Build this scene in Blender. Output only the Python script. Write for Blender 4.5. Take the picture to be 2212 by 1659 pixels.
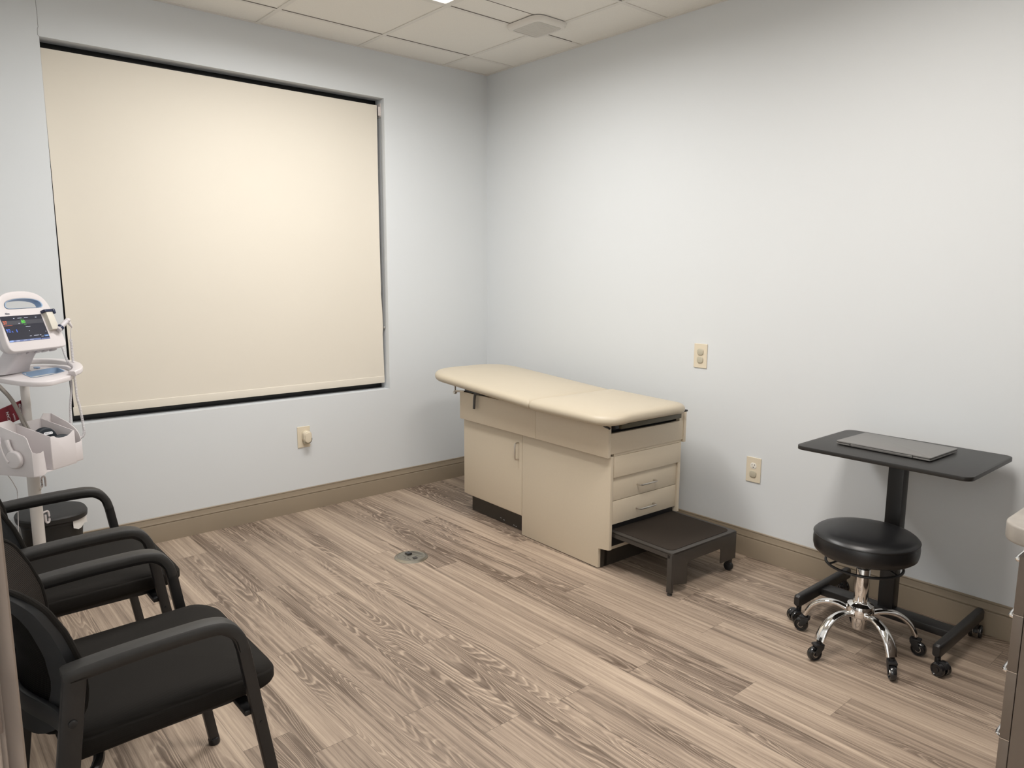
import bpy, bmesh, math, random
from mathutils import Vector, Matrix
random.seed(7)
for o in list(bpy.data.objects): bpy.data.objects.remove(o, do_unlink=True)
scene = bpy.context.scene
COL = scene.collection
PI = math.pi
def lin(h):
    h = h.lstrip('#'); r = []
    for i in (0, 2, 4):
        c = int(h[i:i+2], 16)/255; r.append(c/12.92 if c <= .04045 else ((c+.055)/1.055)**2.4)
    return tuple(r)
# ------------------------------------------------------------------ camera
F_PX, YAW, PITCH, ROLL = 1580.27, .8583, .1515, .0048
CAM = Vector((-3.2578, -4.0446, 1.4269))
fw = Vector((math.cos(PITCH)*math.cos(YAW), math.cos(PITCH)*math.sin(YAW), -math.sin(PITCH)))
rt = Vector((math.sin(YAW), -math.cos(YAW), 0)); up = rt.cross(fw)
r2 = rt*math.cos(ROLL)+up*math.sin(ROLL); u2 = up*math.cos(ROLL)-rt*math.sin(ROLL)
cd = bpy.data.cameras.new('camera'); cam = bpy.data.objects.new('camera', cd); COL.objects.link(cam)
cd.sensor_fit = 'HORIZONTAL'; cd.sensor_width = 36; cd.lens = F_PX*36/2212; cd.clip_start = .02
cam.matrix_world = Matrix(((r2.x, u2.x, -fw.x, CAM.x), (r2.y, u2.y, -fw.y, CAM.y), (r2.z, u2.z, -fw.z, CAM.z), (0, 0, 0, 1)))
scene.camera = cam
# ------------------------------------------------------------------ world and exposure
wd = bpy.data.worlds.new('world'); scene.world = wd; wd.use_nodes = True
wd.node_tree.nodes['Background'].inputs[0].default_value = (.9, .85, .8, 1)
wd.node_tree.nodes['Background'].inputs[1].default_value = .05
scene.view_settings.view_transform = 'Standard'; scene.view_settings.look = 'None'
scene.view_settings.gamma = 1; scene.view_settings.use_curve_mapping = False
scene.view_settings.exposure = 0.0
LIGHT_W = 38.0          # watts of each ceiling troffer
LENS_GLOW = 3.0
HALL_FILL_K = 3.6             # added hallway fill lamp relative to a room troffer
LIGHT_RGB = (1.0, .955, .90)
H = 2.7336; TA = .3616; TB = .2789; T = .6096; WX = -3.2185; SY = -4.24
# ------------------------------------------------------------------ materials
def mat(name, col, rough=.5, metal=0., var=.04, scale=20., bump=0., bscale=200., coat=0., emit=None, estr=1., spec=.5, sheen=0., alpha=1., trans=0.):
    m = bpy.data.materials.new(name); m.use_nodes = True; nt = m.node_tree; N = nt.nodes; L = nt.links
    b = N['Principled BSDF']
    if isinstance(col, str): col = lin(col)
    tc = N.new('ShaderNodeTexCoord'); nz = N.new('ShaderNodeTexNoise'); nz.inputs['Scale'].default_value = scale; nz.inputs['Detail'].default_value = 4
    L.new(tc.outputs['Object'], nz.inputs['Vector'])
    mx = N.new('ShaderNodeMix'); mx.data_type = 'RGBA'
    mx.inputs[6].default_value = tuple(c*(1-var) for c in col)+(1,); mx.inputs[7].default_value = tuple(min(1, c*(1+var)) for c in col)+(1,)
    L.new(nz.outputs['Fac'], mx.inputs[0]); L.new(mx.outputs[2], b.inputs['Base Color'])
    b.inputs['Roughness'].default_value = rough; b.inputs['Metallic'].default_value = metal
    b.inputs['Coat Weight'].default_value = coat; b.inputs['Specular IOR Level'].default_value = spec
    b.inputs['Sheen Weight'].default_value = sheen; b.inputs['Transmission Weight'].default_value = trans
    if bump:
        n2 = N.new('ShaderNodeTexNoise'); n2.inputs['Scale'].default_value = bscale; n2.inputs['Detail'].default_value = 3
        L.new(tc.outputs['Object'], n2.inputs['Vector']); bp = N.new('ShaderNodeBump'); bp.inputs['Strength'].default_value = bump; bp.inputs['Distance'].default_value = .002
        L.new(n2.outputs['Fac'], bp.inputs['Height']); L.new(bp.outputs[0], b.inputs['Normal'])
    if emit is not None:
        if isinstance(emit, str): emit = lin(emit)
        b.inputs['Emission Color'].default_value = tuple(emit)+(1,); b.inputs['Emission Strength'].default_value = estr
    return m
def rib_mat(name, c1, c2, axis_scale, rough=.9, bump=.3, rot=0., dots=False):
    m = mat(name, c1, rough, spec=.15); nt = m.node_tree; N = nt.nodes; L = nt.links; b = N['Principled BSDF']
    tc = N.new('ShaderNodeTexCoord'); mp = N.new('ShaderNodeMapping'); mp.inputs['Rotation'].default_value = (rot, 0, 0)
    L.new(tc.outputs['Object'], mp.inputs[0])
    w = N.new('ShaderNodeTexWave'); w.bands_direction = 'Z'; w.inputs['Scale'].default_value = axis_scale; w.inputs['Distortion'].default_value = .15
    L.new(mp.outputs[0], w.inputs['Vector']); fac = w.outputs['Fac']
    if dots:
        w2 = N.new('ShaderNodeTexWave'); w2.bands_direction = 'Y'; w2.inputs['Scale'].default_value = axis_scale
        L.new(mp.outputs[0], w2.inputs['Vector']); mm = N.new('ShaderNodeMath'); mm.operation = 'MULTIPLY'
        L.new(w.outputs['Fac'], mm.inputs[0]); L.new(w2.outputs['Fac'], mm.inputs[1]); fac = mm.outputs[0]
    mx = N.new('ShaderNodeMix'); mx.data_type = 'RGBA'; mx.inputs[6].default_value = lin(c2)+(1,); mx.inputs[7].default_value = lin(c1)+(1,)
    L.new(fac, mx.inputs[0]); L.new(mx.outputs[2], b.inputs['Base Color'])
    bp = N.new('ShaderNodeBump'); bp.inputs['Strength'].default_value = bump; bp.inputs['Distance'].default_value = .001
    L.new(fac, bp.inputs['Height']); L.new(bp.outputs[0], b.inputs['Normal'])
    return m
M = {}
M['wall'] = mat('wall_paint', (.69, .715, .73), .62, var=.012, scale=1.5, bump=.03, bscale=260, spec=.35)
M['ceil'] = mat('ceiling_tile', (.80, .775, .72), .9, var=.05, scale=180, bump=.35, bscale=420, spec=.2)
M['grid'] = mat('ceiling_grid_paint', (.72, .69, .64), .5, var=.02)
M['base'] = mat('taupe_trim_paint', (.295, .24, .175), .42, var=.03, scale=8, bump=.05)
M['laminate'] = mat('beige_laminate', (.645, .56, .435), .48, var=.025, scale=90, bump=.03, bscale=500)
M['vinyl'] = mat('cream_vinyl', (.52, .455, .35), .42, var=.02, scale=6, bump=.12, bscale=300, spec=.45)
M['kick'] = mat('dark_toe_kick', '#3b352e', .55, var=.1, scale=14)
M['darkmetal'] = mat('charcoal_metal', '#3d3935', .42, var=.06, scale=40, bump=.05, bscale=600)
M['tread'] = mat('rubber_tread', '#37302a', .9, var=.12, scale=220, bump=.5, bscale=800, spec=.2)
M['black'] = mat('black_plastic', (.012, .012, .013), .45, var=.15, scale=30)
M['blackgloss'] = mat('black_gloss_plastic', (.012, .012, .013), .15, var=.1, scale=30, coat=.4)
M['blackpowder'] = mat('black_powder_coat', (.016, .015, .015), .38, var=.15, scale=60, bump=.08, bscale=900)
M['pad'] = mat('arm_pad_rubber', (.019, .018, .017), .5, var=.08, scale=60)
M['seatfab'] = rib_mat('black_seat_fabric', '#282522', '#1d1b19', 260, .85, .15, .6, True)
M['ribmesh'] = rib_mat('ribbed_mesh_fabric', '#37312c', '#171514', 88, .9, .5)
M['dotmesh'] = rib_mat('back_mesh_fabric', '#26221f', '#0c0b0b', 70, .9, .4, 0., True)
M['frameplastic'] = mat('graphite_plastic', (.017, .018, .020), .45, var=.1, scale=60, bump=.15, bscale=1200)
M['leather'] = mat('black_vinyl', (.008, .008, .009), .34, var=.08, scale=30, bump=.12, bscale=500, spec=.55)
M['chrome'] = mat('polished_chrome', (.86, .85, .84), .06, 1., var=.01)
M['steel'] = mat('brushed_steel', (.60, .57, .53), .3, 1., var=.05, scale=60)
M['brass'] = mat('worn_nickel', (.43, .40, .34), .3, 1., var=.12, scale=50)
M['desk'] = mat('black_desk_laminate', (.020, .019, .018), .40, var=.1, scale=200, bump=.1, bscale=900)
M['silver'] = mat('silver_laptop', (.27, .26, .25), .36, .6, var=.02, scale=100)
M['silverdk'] = mat('dark_laptop_gap', (.03, .03, .03), .6)
M['cab'] = mat('taupe_cabinet', (.115, .090, .071), .5, var=.03, scale=40)
M['counter'] = mat('mottled_grey_counter', (.29, .265, .235), .4, var=.30, scale=22)
M['cabdark'] = mat('cabinet_gap', (.03, .02, .02), .7)
M['jamb'] = mat('door_frame_paint', (.185, .145, .118), .4, var=.03, scale=10)
M['ivory'] = mat('ivory_plate', (.72, .64, .50), .35, var=.015)
M['capgrey'] = mat('outlet_cap_plastic', (.50, .46, .36), .35, var=.02)
M['white'] = mat('white_plastic', (.70, .645, .62), .35, var=.02)
M['boxwhite'] = mat('probe_box_plastic', (.68, .645, .56), .45, var=.02)
M['whitebright'] = mat('white_socket', (.80, .77, .70), .35, var=.02)
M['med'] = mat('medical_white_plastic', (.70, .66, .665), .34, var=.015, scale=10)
M['medgrey'] = mat('medical_grey_plastic', (.60, .57, .59), .4, var=.02)  # light grey plastic of the neck, rear housing, vents and probe
M['pole'] = mat('white_enamel_pole', (.66, .63, .60), .3, var=.02)
M['blue'] = mat('pale_blue_plastic', (.30, .43, .62), .4, var=.02)
M['navy'] = mat('navy_plastic', (.012, .02, .06), .35)
M['cuff'] = mat('dark_blue_cuff', (.008, .013, .020), .6, var=.2, bump=.3, bscale=500)
M['red'] = mat('crimson_cuff', (.18, .008, .02), .6, var=.1, bump=.3, bscale=500)
M['tube'] = mat('grey_hose', (.24, .22, .20), .4)
M['cord'] = mat('white_coil_cord', (.68, .66, .68), .4)
M['bag'] = mat('white_bin_liner', (.75, .73, .70), .5, var=.05, bump=.4, bscale=60)
M['bin'] = mat('black_bin_plastic', (.014, .0135, .013), .5, var=.1, scale=40, bump=.1)
M['winframe'] = mat('black_window_frame', (.006, .006, .007), .4)
M['label'] = mat('white_label', (.7, .7, .72), .5)
M['screen'] = mat('monitor_screen', (.01, .01, .012), .2, emit=(.030, .030, .042), estr=1)
def em(name, c, s=1.): return mat(name, (.02, .02, .02), .4, emit=c, estr=s)
M['e_green'] = em('screen_green', (.12, .9, .05)); M['e_orange'] = em('screen_orange', (1., .18, .06)); M['e_blue'] = em('screen_blue', (.08, .20, .85))
M['e_white'] = em('screen_white', (.65, .68, .8)); M['e_btn'] = em('screen_button', (.04, .18, .50)); M['e_bar'] = em('screen_tab_bar', (.15, .20, .42)); M['e_tab'] = em('screen_tab', (.35, .5, .9))
M['e_band'] = em('screen_band', (.045, .045, .06))
# shade fabric: thin cloth that lets a little light through
m = mat('roller_shade_fabric', (.74, .69, .60), .8, var=.012, scale=2.5, bump=.08, bscale=900, spec=.2); M['shade'] = m
# glass
g = bpy.data.materials.new('window_glass'); g.use_nodes = True; gb = g.node_tree.nodes['Principled BSDF']
gb.inputs['Base Color'].default_value = (.8, .9, .9, 1); gb.inputs['Roughness'].default_value = .02; gb.inputs['Transmission Weight'].default_value = 1; M['glass'] = g
M['lens'] = mat('troffer_lens', (.8, .8, .8), .5, emit=LIGHT_RGB, estr=LENS_GLOW)
# floor planks
def floor_mat():
    m = bpy.data.materials.new('vinyl_plank'); m.use_nodes = True; nt = m.node_tree; N = nt.nodes; L = nt.links; b = N['Principled BSDF']
    uv = N.new('ShaderNodeUVMap'); uv.uv_map = 'UVMap'
    at = N.new('ShaderNodeAttribute'); at.attribute_name = 'seed'; tn = N.new('ShaderNodeAttribute'); tn.attribute_name = 'tone'; fg = N.new('ShaderNodeAttribute'); fg.attribute_name = 'figure'
    sp = N.new('ShaderNodeSeparateXYZ'); L.new(uv.outputs[0], sp.inputs[0])
    def mth(op, a, c=None, v=None, v2=None):
        n = N.new('ShaderNodeMath'); n.operation = op
        if hasattr(a, 'links'): L.new(a, n.inputs[0])
        else: n.inputs[0].default_value = a
        if c is not None:
            if hasattr(c, 'links'): L.new(c, n.inputs[1])
            else: n.inputs[1].default_value = c
        if v2 is not None:
            if hasattr(v2, 'links'): L.new(v2, n.inputs[2])
            else: n.inputs[2].default_value = v2
        return n.outputs[0]
    def vec(sx, sy, sz=1.):
        c = N.new('ShaderNodeCombineXYZ'); L.new(mth('MULTIPLY', sp.outputs[0], sx), c.inputs[0]); L.new(mth('MULTIPLY', sp.outputs[1], sy), c.inputs[1]); L.new(mth('MULTIPLY', at.outputs['Fac'], sz), c.inputs[2]); return c.outputs[0]
    def noise(v, s=1., d=2., r=.5, dist=0.):
        n = N.new('ShaderNodeTexNoise'); n.inputs['Scale'].default_value = s; n.inputs['Detail'].default_value = d; n.inputs['Roughness'].default_value = r; n.inputs['Distortion'].default_value = dist
        L.new(v, n.inputs['Vector']); return n.outputs['Fac']
    # heart figure: contours of a stretched noise field
    field = noise(vec(1.05, 10.5, 37.), 1., 1., .3, .35)
    wob = noise(vec(11., 30., 11.), 1., 2., .6)
    f2 = mth('ADD', field, mth('MULTIPLY', wob, .028))
    rings = mth('FRACT', mth('MULTIPLY', f2, 30.))
    # soft saw: dark at one edge, light thin line at the other
    ramp = N.new('ShaderNodeValToRGB'); L.new(rings, ramp.inputs[0]); e = ramp.color_ramp.elements
    e[0].position = 0; e[0].color = (.45, .45, .45, 1); e[1].position = 1; e[1].color = (.45, .45, .45, 1)
    for p, v in ((.13, 1.), (.24, .9), (.36, .42), (.62, .30), (.86, .12)):
        x = e.new(p); x.color = (v, v, v, 1)
    # straight grain streaks
    st = noise(vec(1.0, 85., 5.), 1., 4., .62)
    st2 = noise(vec(.7, 17., 3.), 1., 3., .55, .2)
    fine = noise(vec(14., 420., 9.), 1., 2., .6)
    mask = N.new('ShaderNodeMapRange'); L.new(mth('ADD', noise(vec(.85, 8.0, 71.), 1., 1.5, .5, .5), mth('MULTIPLY', fg.outputs['Fac'], .16)), mask.inputs[0])
    mask.inputs[1].default_value = .50; mask.inputs[2].default_value = .66
    ringv = mth('MULTIPLY', mth('SUBTRACT', ramp.outputs[0], .55), mth('ADD', mth('MULTIPLY', mask.outputs[0], .95), .12))
    s1 = mth('SUBTRACT', st, .5); s2 = mth('SUBTRACT', st2, .5)
    val = mth('ADD', mth('ADD', mth('MULTIPLY', ringv, .58), mth('MULTIPLY', s1, 1.40)), mth('ADD', mth('MULTIPLY', s2, 1.0), mth('MULTIPLY', mth('SUBTRACT', fine, .5), .40)))
    val = mth('SUBTRACT', mth('ADD', val, mth('ADD', tn.outputs['Fac'], .5)), mth('MULTIPLY', mask.outputs[0], .15))
    cr = N.new('ShaderNodeValToRGB'); L.new(val, cr.inputs[0]); e = cr.color_ramp.elements
    e[0].position = .0; e[0].color = (.120, .084, .060, 1); e[1].position = 1.; e[1].color = (.52, .415, .32, 1)
    for p, c in ((.28, (.205, .155, .118)), (.5, (.312, .240, .183)), (.75, (.415, .325, .248))):
        x = e.new(p); x.color = c+(1,)
    # seams
    pv = N.new('ShaderNodeAttribute'); pv.attribute_name = 'edge'
    seam = N.new('ShaderNodeMapRange'); 
    uv2 = N.new('ShaderNodeUVMap'); uv2.uv_map = 'Plank'; s3 = N.new('ShaderNodeSeparateXYZ'); L.new(uv2.outputs[0], s3.inputs[0])
    def edge(o, w, l):
        a = mth('MULTIPLY', mth('MINIMUM', o, mth('SUBTRACT', 1., o)), l); return a
    du = edge(s3.outputs[0], 0, 1.22); dv = edge(s3.outputs[1], 0, .1524)
    L.new(mth('MINIMUM', du, dv), seam.inputs[0]); seam.inputs[1].default_value = .0003; seam.inputs[2].default_value = .0014; seam.inputs[3].default_value = .55; seam.inputs[4].default_value = 1.
    mul = N.new('ShaderNodeMix'); mul.data_type = 'RGBA'; mul.blend_type = 'MULTIPLY'; mul.inputs[0].default_value = 1
    L.new(cr.outputs[0], mul.inputs[6]); cs = N.new('ShaderNodeCombineColor')
    for i in range(3): L.new(seam.outputs[0], cs.inputs[i])
    L.new(cs.outputs[0], mul.inputs[7]); L.new(mul.outputs[2], b.inputs['Base Color'])
    b.inputs['Roughness'].default_value = .5; b.inputs['Specular IOR Level'].default_value = .35
    bp = N.new('ShaderNodeBump'); bp.inputs['Strength'].default_value = .22; bp.inputs['Distance'].default_value = .0012; L.new(val, bp.inputs['Height']); L.new(bp.outputs[0], b.inputs['Normal'])
    return m
M['floor'] = floor_mat()
# ------------------------------------------------------------------ mesh helpers
def bm_new(): return bmesh.new()
def put(bm, src, mt=None):
    me = bpy.data.meshes.new('tmp'); src.to_mesh(me); src.free()
    if mt is not None: me.transform(mt)
    bm.from_mesh(me); bpy.data.meshes.remove(me)
def box(bm, x0, x1, y0, y1, z0, z1, bev=0., seg=2, mt=None):
    b = bmesh.new(); bmesh.ops.create_cube(b, size=1)
    for v in b.verts: v.co = Vector((x0+(v.co.x+.5)*(x1-x0), y0+(v.co.y+.5)*(y1-y0), z0+(v.co.z+.5)*(z1-z0)))
    if bev: bmesh.ops.bevel(b, geom=b.edges[:], offset=bev, segments=seg, affect='EDGES', profile=.5)
    put(bm, b, mt)
def prism(bm, pts, h0, h1, mt=None, bev=0., holes=(), seg=2):
    """polygon in XY (with holes) extruded from h0 to h1 along Z, then transformed"""
    b = bmesh.new()
    if not holes:
        f = b.faces.new([b.verts.new((p[0], p[1], h0)) for p in pts]); fs = [f]
    else:
        es = []
        for lp in [pts]+list(holes):
            vs = [b.verts.new((p[0], p[1], h0)) for p in lp]
            for i in range(len(vs)): es.append(b.edges.new((vs[i], vs[(i+1) % len(vs)])))
        r = bmesh.ops.triangle_fill(b, use_beauty=True, use_dissolve=False, edges=es); fs = [g for g in r['geom'] if isinstance(g, bmesh.types.BMFace)]
    bmesh.ops.recalc_face_normals(b, faces=b.faces[:])
    r = bmesh.ops.extrude_face_region(b, geom=b.faces[:])
    for g in r['geom']:
        if isinstance(g, bmesh.types.BMVert): g.co.z = h1
    bmesh.ops.recalc_face_normals(b, faces=b.faces[:])
    if bev:
        ed = [e for e in b.edges if len(e.link_faces) == 2 and abs(e.verts[0].co.z-e.verts[1].co.z) < 1e-6 and e.calc_face_angle(0) > .8]
        bmesh.ops.bevel(b, geom=ed, offset=bev, segments=seg, affect='EDGES', profile=.5)
    put(bm, b, mt)
def rrect(x0, x1, y0, y1, r, n=6):
    if not isinstance(r, (list, tuple)): r = [r]*4
    P = []
    for (cx, cy, a0, rr) in ((x1-r[0], y1-r[0], 0, r[0]), (x0+r[1], y1-r[1], 90, r[1]), (x0+r[2], y0+r[2], 180, r[2]), (x1-r[3], y0+r[3], 270, r[3])):
        if rr < 1e-5: P.append((cx, cy)); continue
        for k in range(n+1):
            a = math.radians(a0+90*k/n); P.append((cx+rr*math.cos(a), cy+rr*math.sin(a)))
    return P
def smooth_path(pts, n=6, closed=False):
    P = [Vector(p) for p in pts]; out = []; m = len(P); rng = m if closed else m-1
    for i in range(rng):
        p0 = P[(i-1) % m] if closed or i > 0 else P[0]*2-P[1]; p1 = P[i]; p2 = P[(i+1) % m]
        p3 = P[(i+2) % m] if closed or i+2 < m else P[-1]*2-P[-2]
        for k in range(n):
            t = k/n; out.append(.5*((2*p1)+(-p0+p2)*t+(2*p0-5*p1+4*p2-p3)*t*t+(-p0+3*p1-3*p2+p3)*t**3))
    if not closed: out.append(P[-1])
    return out
def sweep(bm, pts, sec, closed=False, up=(0, 0, 1), scales=None, cap=True):
    """sweep section [(a,b)..] along pts; a along side vector, b along up-ish vector"""
    P = [Vector(p) for p in pts]; n = len(P); rings = []; upv = Vector(up)
    for i in range(n):
        if closed: t = P[(i+1) % n]-P[i-1]
        else: t = P[min(i+1, n-1)]-P[max(i-1, 0)]
        t.normalize(); s = t.cross(upv)
        if s.length < 1e-4: s = t.cross(Vector((1, 0, 0))) if not rings else ls
        s.normalize(); ls = s; u = s.cross(t).normalized()
        k = scales[i] if scales else 1.
        ka, kb = k if isinstance(k, (tuple, list)) else (k, k)
        rings.append([bm.verts.new(P[i]+s*a*ka+u*b*kb) for a, b in sec])
    m = len(sec)
    for i in range(n if closed else n-1):
        A = rings[i]; B = rings[(i+1) % n]
        for j in range(m): bm.faces.new((A[j], A[(j+1) % m], B[(j+1) % m], B[j]))
    if not closed and cap:
        bm.faces.new(rings[0][::-1]); bm.faces.new(rings[-1])
    return bm
def circ(r, n=10, r2=None): return [(r*math.cos(2*PI*k/n), (r2 or r)*math.sin(2*PI*k/n)) for k in range(n)]
def tube(bm, pts, r, n=10, closed=False, up=(0, 0, 1), scales=None): sweep(bm, pts, circ(r, n), closed, up, scales)
def cyl(bm, p0, p1, r, n=20, bev=0., r2=None):
    p0 = Vector(p0); p1 = Vector(p1); d = p1-p0; L = d.length; b = bmesh.new()
    bmesh.ops.create_cone(b, cap_ends=True, segments=n, radius1=r, radius2=r if r2 is None else r2, depth=L)
    if bev:
        ed = [e for e in b.edges if abs(e.verts[0].co.z-e.verts[1].co.z) < 1e-6]
        bmesh.ops.bevel(b, geom=ed, offset=bev, segments=2, affect='EDGES', profile=.5)
    q = Vector((0, 0, 1)).rotation_difference(d.normalized()).to_matrix().to_4x4()
    put(bm, b, Matrix.Translation((p0+p1)/2) @ q)
def lathe(bm, prof, n=40, mt=None):
    b = bmesh.new(); rings = []
    for r, z in prof:
        if r < 1e-6: rings.append([b.verts.new((0, 0, z))])
        else: rings.append([b.verts.new((r*math.cos(2*PI*k/n), r*math.sin(2*PI*k/n), z)) for k in range(n)])
    for i in range(len(rings)-1):
        A, B = rings[i], rings[i+1]
        for k in range(n):
            a0 = A[k % len(A)]; a1 = A[(k+1) % len(A)]; b0 = B[k % len(B)]; b1 = B[(k+1) % len(B)]
            vs = []
            for v in (a0, a1, b1, b0):
                if v not in vs: vs.append(v)
            if len(vs) > 2: b.faces.new(vs)
    bmesh.ops.recalc_face_normals(b, faces=b.faces[:]); put(bm, b, mt)
def ball(bm, c, r, sc=(1, 1, 1), n=16):
    b = bmesh.new(); bmesh.ops.create_uvsphere(b, u_segments=n, v_segments=n//2+2, radius=r)
    put(bm, b, Matrix.Translation(c) @ Matrix.Diagonal((*sc, 1)))
def obj(name, bm, m, parent=None, label=None, angle=32, recalc=True):
    if recalc: bmesh.ops.recalc_face_normals(bm, faces=bm.faces[:])
    me = bpy.data.meshes.new(name); bm.to_mesh(me); bm.free(); me.materials.append(M[m] if isinstance(m, str) else m)
    me.polygons.foreach_set('use_smooth', [True]*len(me.polygons)); me.set_sharp_from_angle(angle=math.radians(angle))
    o = bpy.data.objects.new(name, me); COL.objects.link(o)
    if parent: o.parent = parent
    if label: o['label'] = label
    return o
def thing(name, label, cat, loc=(0, 0, 0), rz=0., group=None):
    o = bpy.data.objects.new(name, None); COL.objects.link(o); o.empty_display_size = .1
    o.location = loc; o.rotation_euler = (0, 0, rz); o['label'] = label; o['category'] = cat
    if group: o['group'] = group
    return o
def tag(o, label, cat, group=None):
    o['label'] = label; o['category'] = cat
    if group: o['group'] = group
    return o
def struct(name, bm, m, **k):
    o = obj(name, bm, m, **k); o['kind'] = 'structure'; return o
def part(name, fn, m, parent, label=None, **k):
    b = bmesh.new(); fn(b); return obj(name, b, m, parent, label, **k)
def pbox(name, m, parent, *a, bev=0., label=None, seg=2):
    b = bmesh.new(); box(b, *a, bev=bev, seg=seg); return obj(name, b, m, parent, label)
def text(s, size, m, parent, mt, name='lettering', ext=.0002):
    cu = bpy.data.curves.new('t', 'FONT'); cu.body = s; cu.size = size; cu.extrude = ext; cu.align_x = 'LEFT'; cu.align_y = 'CENTER'; cu.offset = size*.012
    o = bpy.data.objects.new('t', cu); COL.objects.link(o); bpy.context.view_layer.update()
    me = bpy.data.meshes.new_from_object(o.evaluated_get(bpy.context.evaluated_depsgraph_get())); bpy.data.objects.remove(o, do_unlink=True)
    me.transform(mt); me.materials.clear(); me.materials.append(M[m]); q = bpy.data.objects.new(name, me); COL.objects.link(q); q.parent = parent; return q
def dup(root, loc, rz, label):
    r = root.copy(); COL.objects.link(r); r.location = loc; r.rotation_euler = (0, 0, rz); r['label'] = label
    for ch in list(root.children):
        c = ch.copy(); COL.objects.link(c); c.parent = r
        for g_ in list(ch.children):
            d = g_.copy(); COL.objects.link(d); d.parent = c
    return r
def frame_mt(o, x, y):
    """matrix with origin o, local x and y axes; z = x cross y"""
    o = Vector(o); x = Vector(x).normalized(); y = Vector(y).normalized(); z = x.cross(y)
    return Matrix(((x.x, y.x, z.x, o.x), (x.y, y.y, z.y, o.y), (x.z, y.z, z.z, o.z), (0, 0, 0, 1)))
# ================================================================== ROOM
# floor
PW = .1524; PL = 1.22
joint = {-1.792: -.60, -1.944: -1.183, -2.096: -.945, -2.248: -1.54, -1.640: -1.207, -1.488: -.897, -1.336: -1.245, -1.184: -.355, -1.032: -.623, -.88: -1.245}
b = bmesh.new(); uvl = b.loops.layers.uv.new('UVMap'); uvp = b.loops.layers.uv.new('Plank')
sl = b.faces.layers.float.new('seed'); tl_ = b.faces.layers.float.new('tone'); fl_ = b.faces.layers.float.new('figure')
rng = random.Random(11)
x = -1.792-PW*12
while x < .02:
    k = min(joint, key=lambda q: abs(q-x)); j0 = joint[k] if abs(k-x) < .03 else rng.uniform(-1.3, -.1)
    y1 = j0+PL*2
    while y1 > -4.7:
        y0 = y1-PL; s = rng.uniform(0, 50); tone = rng.uniform(-.05, .13); fig = rng.uniform(-.9, 1.)
        vs = [b.verts.new(p) for p in ((x, y0, 0), (x+PW, y0, 0), (x+PW, y1, 0), (x, y1, 0))]
        f = b.faces.new(vs); f[sl] = s; f[tl_] = tone; f[fl_] = fig
        ou, ov = rng.uniform(0, 9), rng.uniform(0, 9)
        for lp, (u, v) in zip(f.loops, ((0, 0), (0, 1), (1, 1), (1, 0))):
            lp[uvl].uv = (u*PL+ou, v*PW+ov); lp[uvp].uv = (u, v)
        y1 = y0
    x += PW
for co, no in (((0.14, 0, 0), (1, 0, 0)), ((0, .14, 0), (0, 1, 0)), ((0, -4.4, 0), (0, -1, 0)), ((-3.62, 0, 0), (-1, 0, 0))):
    bmesh.ops.bisect_plane(b, geom=b.verts[:]+b.edges[:]+b.faces[:], plane_co=co, plane_no=no, clear_outer=True)
struct('floor', b, 'floor')
# walls
WL, WR, WZ0, WZ1 = -2.592, -.806, .680, 2.470
b = bmesh.new()
for a in ((-3.5, WL, 0, .15, 0, 2.9), (WR, .15, 0, .15, 0, 2.9), (WL, WR, 0, .15, 0, WZ0), (WL, WR, 0, .15, WZ1, 2.9)): box(b, *a)
bmesh.ops.remove_doubles(b, verts=b.verts[:], dist=1e-5)
wl = struct('wall_left', b, 'wall')
pk = [(-2.5955, 2.735), (-2.5955, 2.68), (-2.5945, 2.622), (-2.5925, 2.573), (-2.593, 2.54), (-2.5925, 2.509), (-2.5965, 2.500), (-2.5968, 2.474), (-2.5925, 2.469)]
o = part('crack', lambda b: tube(b, [(p[0], -.0002, p[1]) for p in pk], .0007, 6, up=(0, 1, 0)), mat('crack_shadow', (.16, .15, .14), .9), wl)
b = bmesh.new(); box(b, 0, .15, -4.4, .0, 0, 2.9); struct('wall_right', b, 'wall')
b = bmesh.new(); box(b, -3.5, 0, SY-.15, SY, 0, 2.9); struct('wall_front', b, 'wall')
DY0, DY1, DZ = -4.22, -3.41, 2.10
b = bmesh.new(); box(b, WX-.15, WX, DY1, 0, 0, 2.9); box(b, WX-.15, WX, SY, DY1, DZ, 2.9); struct('wall_back', b, 'wall')
# ceiling: tiles with a T-bar grid
b = bmesh.new(); box(b, -3.4, .05, -4.4, .05, H+.004, H+.06); ceil = struct('ceiling', b, 'ceil')
xs = [-TA-i*T for i in range(5)]; ys = [-TB-i*T for i in range(7)]
def grid(b):
    w = .0118
    for q in xs: box(b, q-w, q+w, SY, 0, H, H+.01)
    for q in ys:
        e_ = [WX]+xs[::-1]+[0]
        for i in range(len(e_)-1): box(b, e_[i]+(w if i else 0), e_[i+1]-(w if i < len(e_)-2 else 0), q-w, q+w, H+.0006, H+.01)
    # wall angle
    box(b, WX, 0, -.02, 0, H+.0004, H+.01); box(b, -.02, 0, SY, -.02, H+.0004, H+.01)
part('ceiling_grid', grid, 'grid', ceil)
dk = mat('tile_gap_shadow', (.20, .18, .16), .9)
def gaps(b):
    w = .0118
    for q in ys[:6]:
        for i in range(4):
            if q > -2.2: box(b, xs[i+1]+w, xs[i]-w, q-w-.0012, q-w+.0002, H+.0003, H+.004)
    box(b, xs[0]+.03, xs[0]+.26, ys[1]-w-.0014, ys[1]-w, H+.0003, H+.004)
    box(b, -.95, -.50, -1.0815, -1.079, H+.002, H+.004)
part('tile_gap', gaps, dk, ceil)
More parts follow.
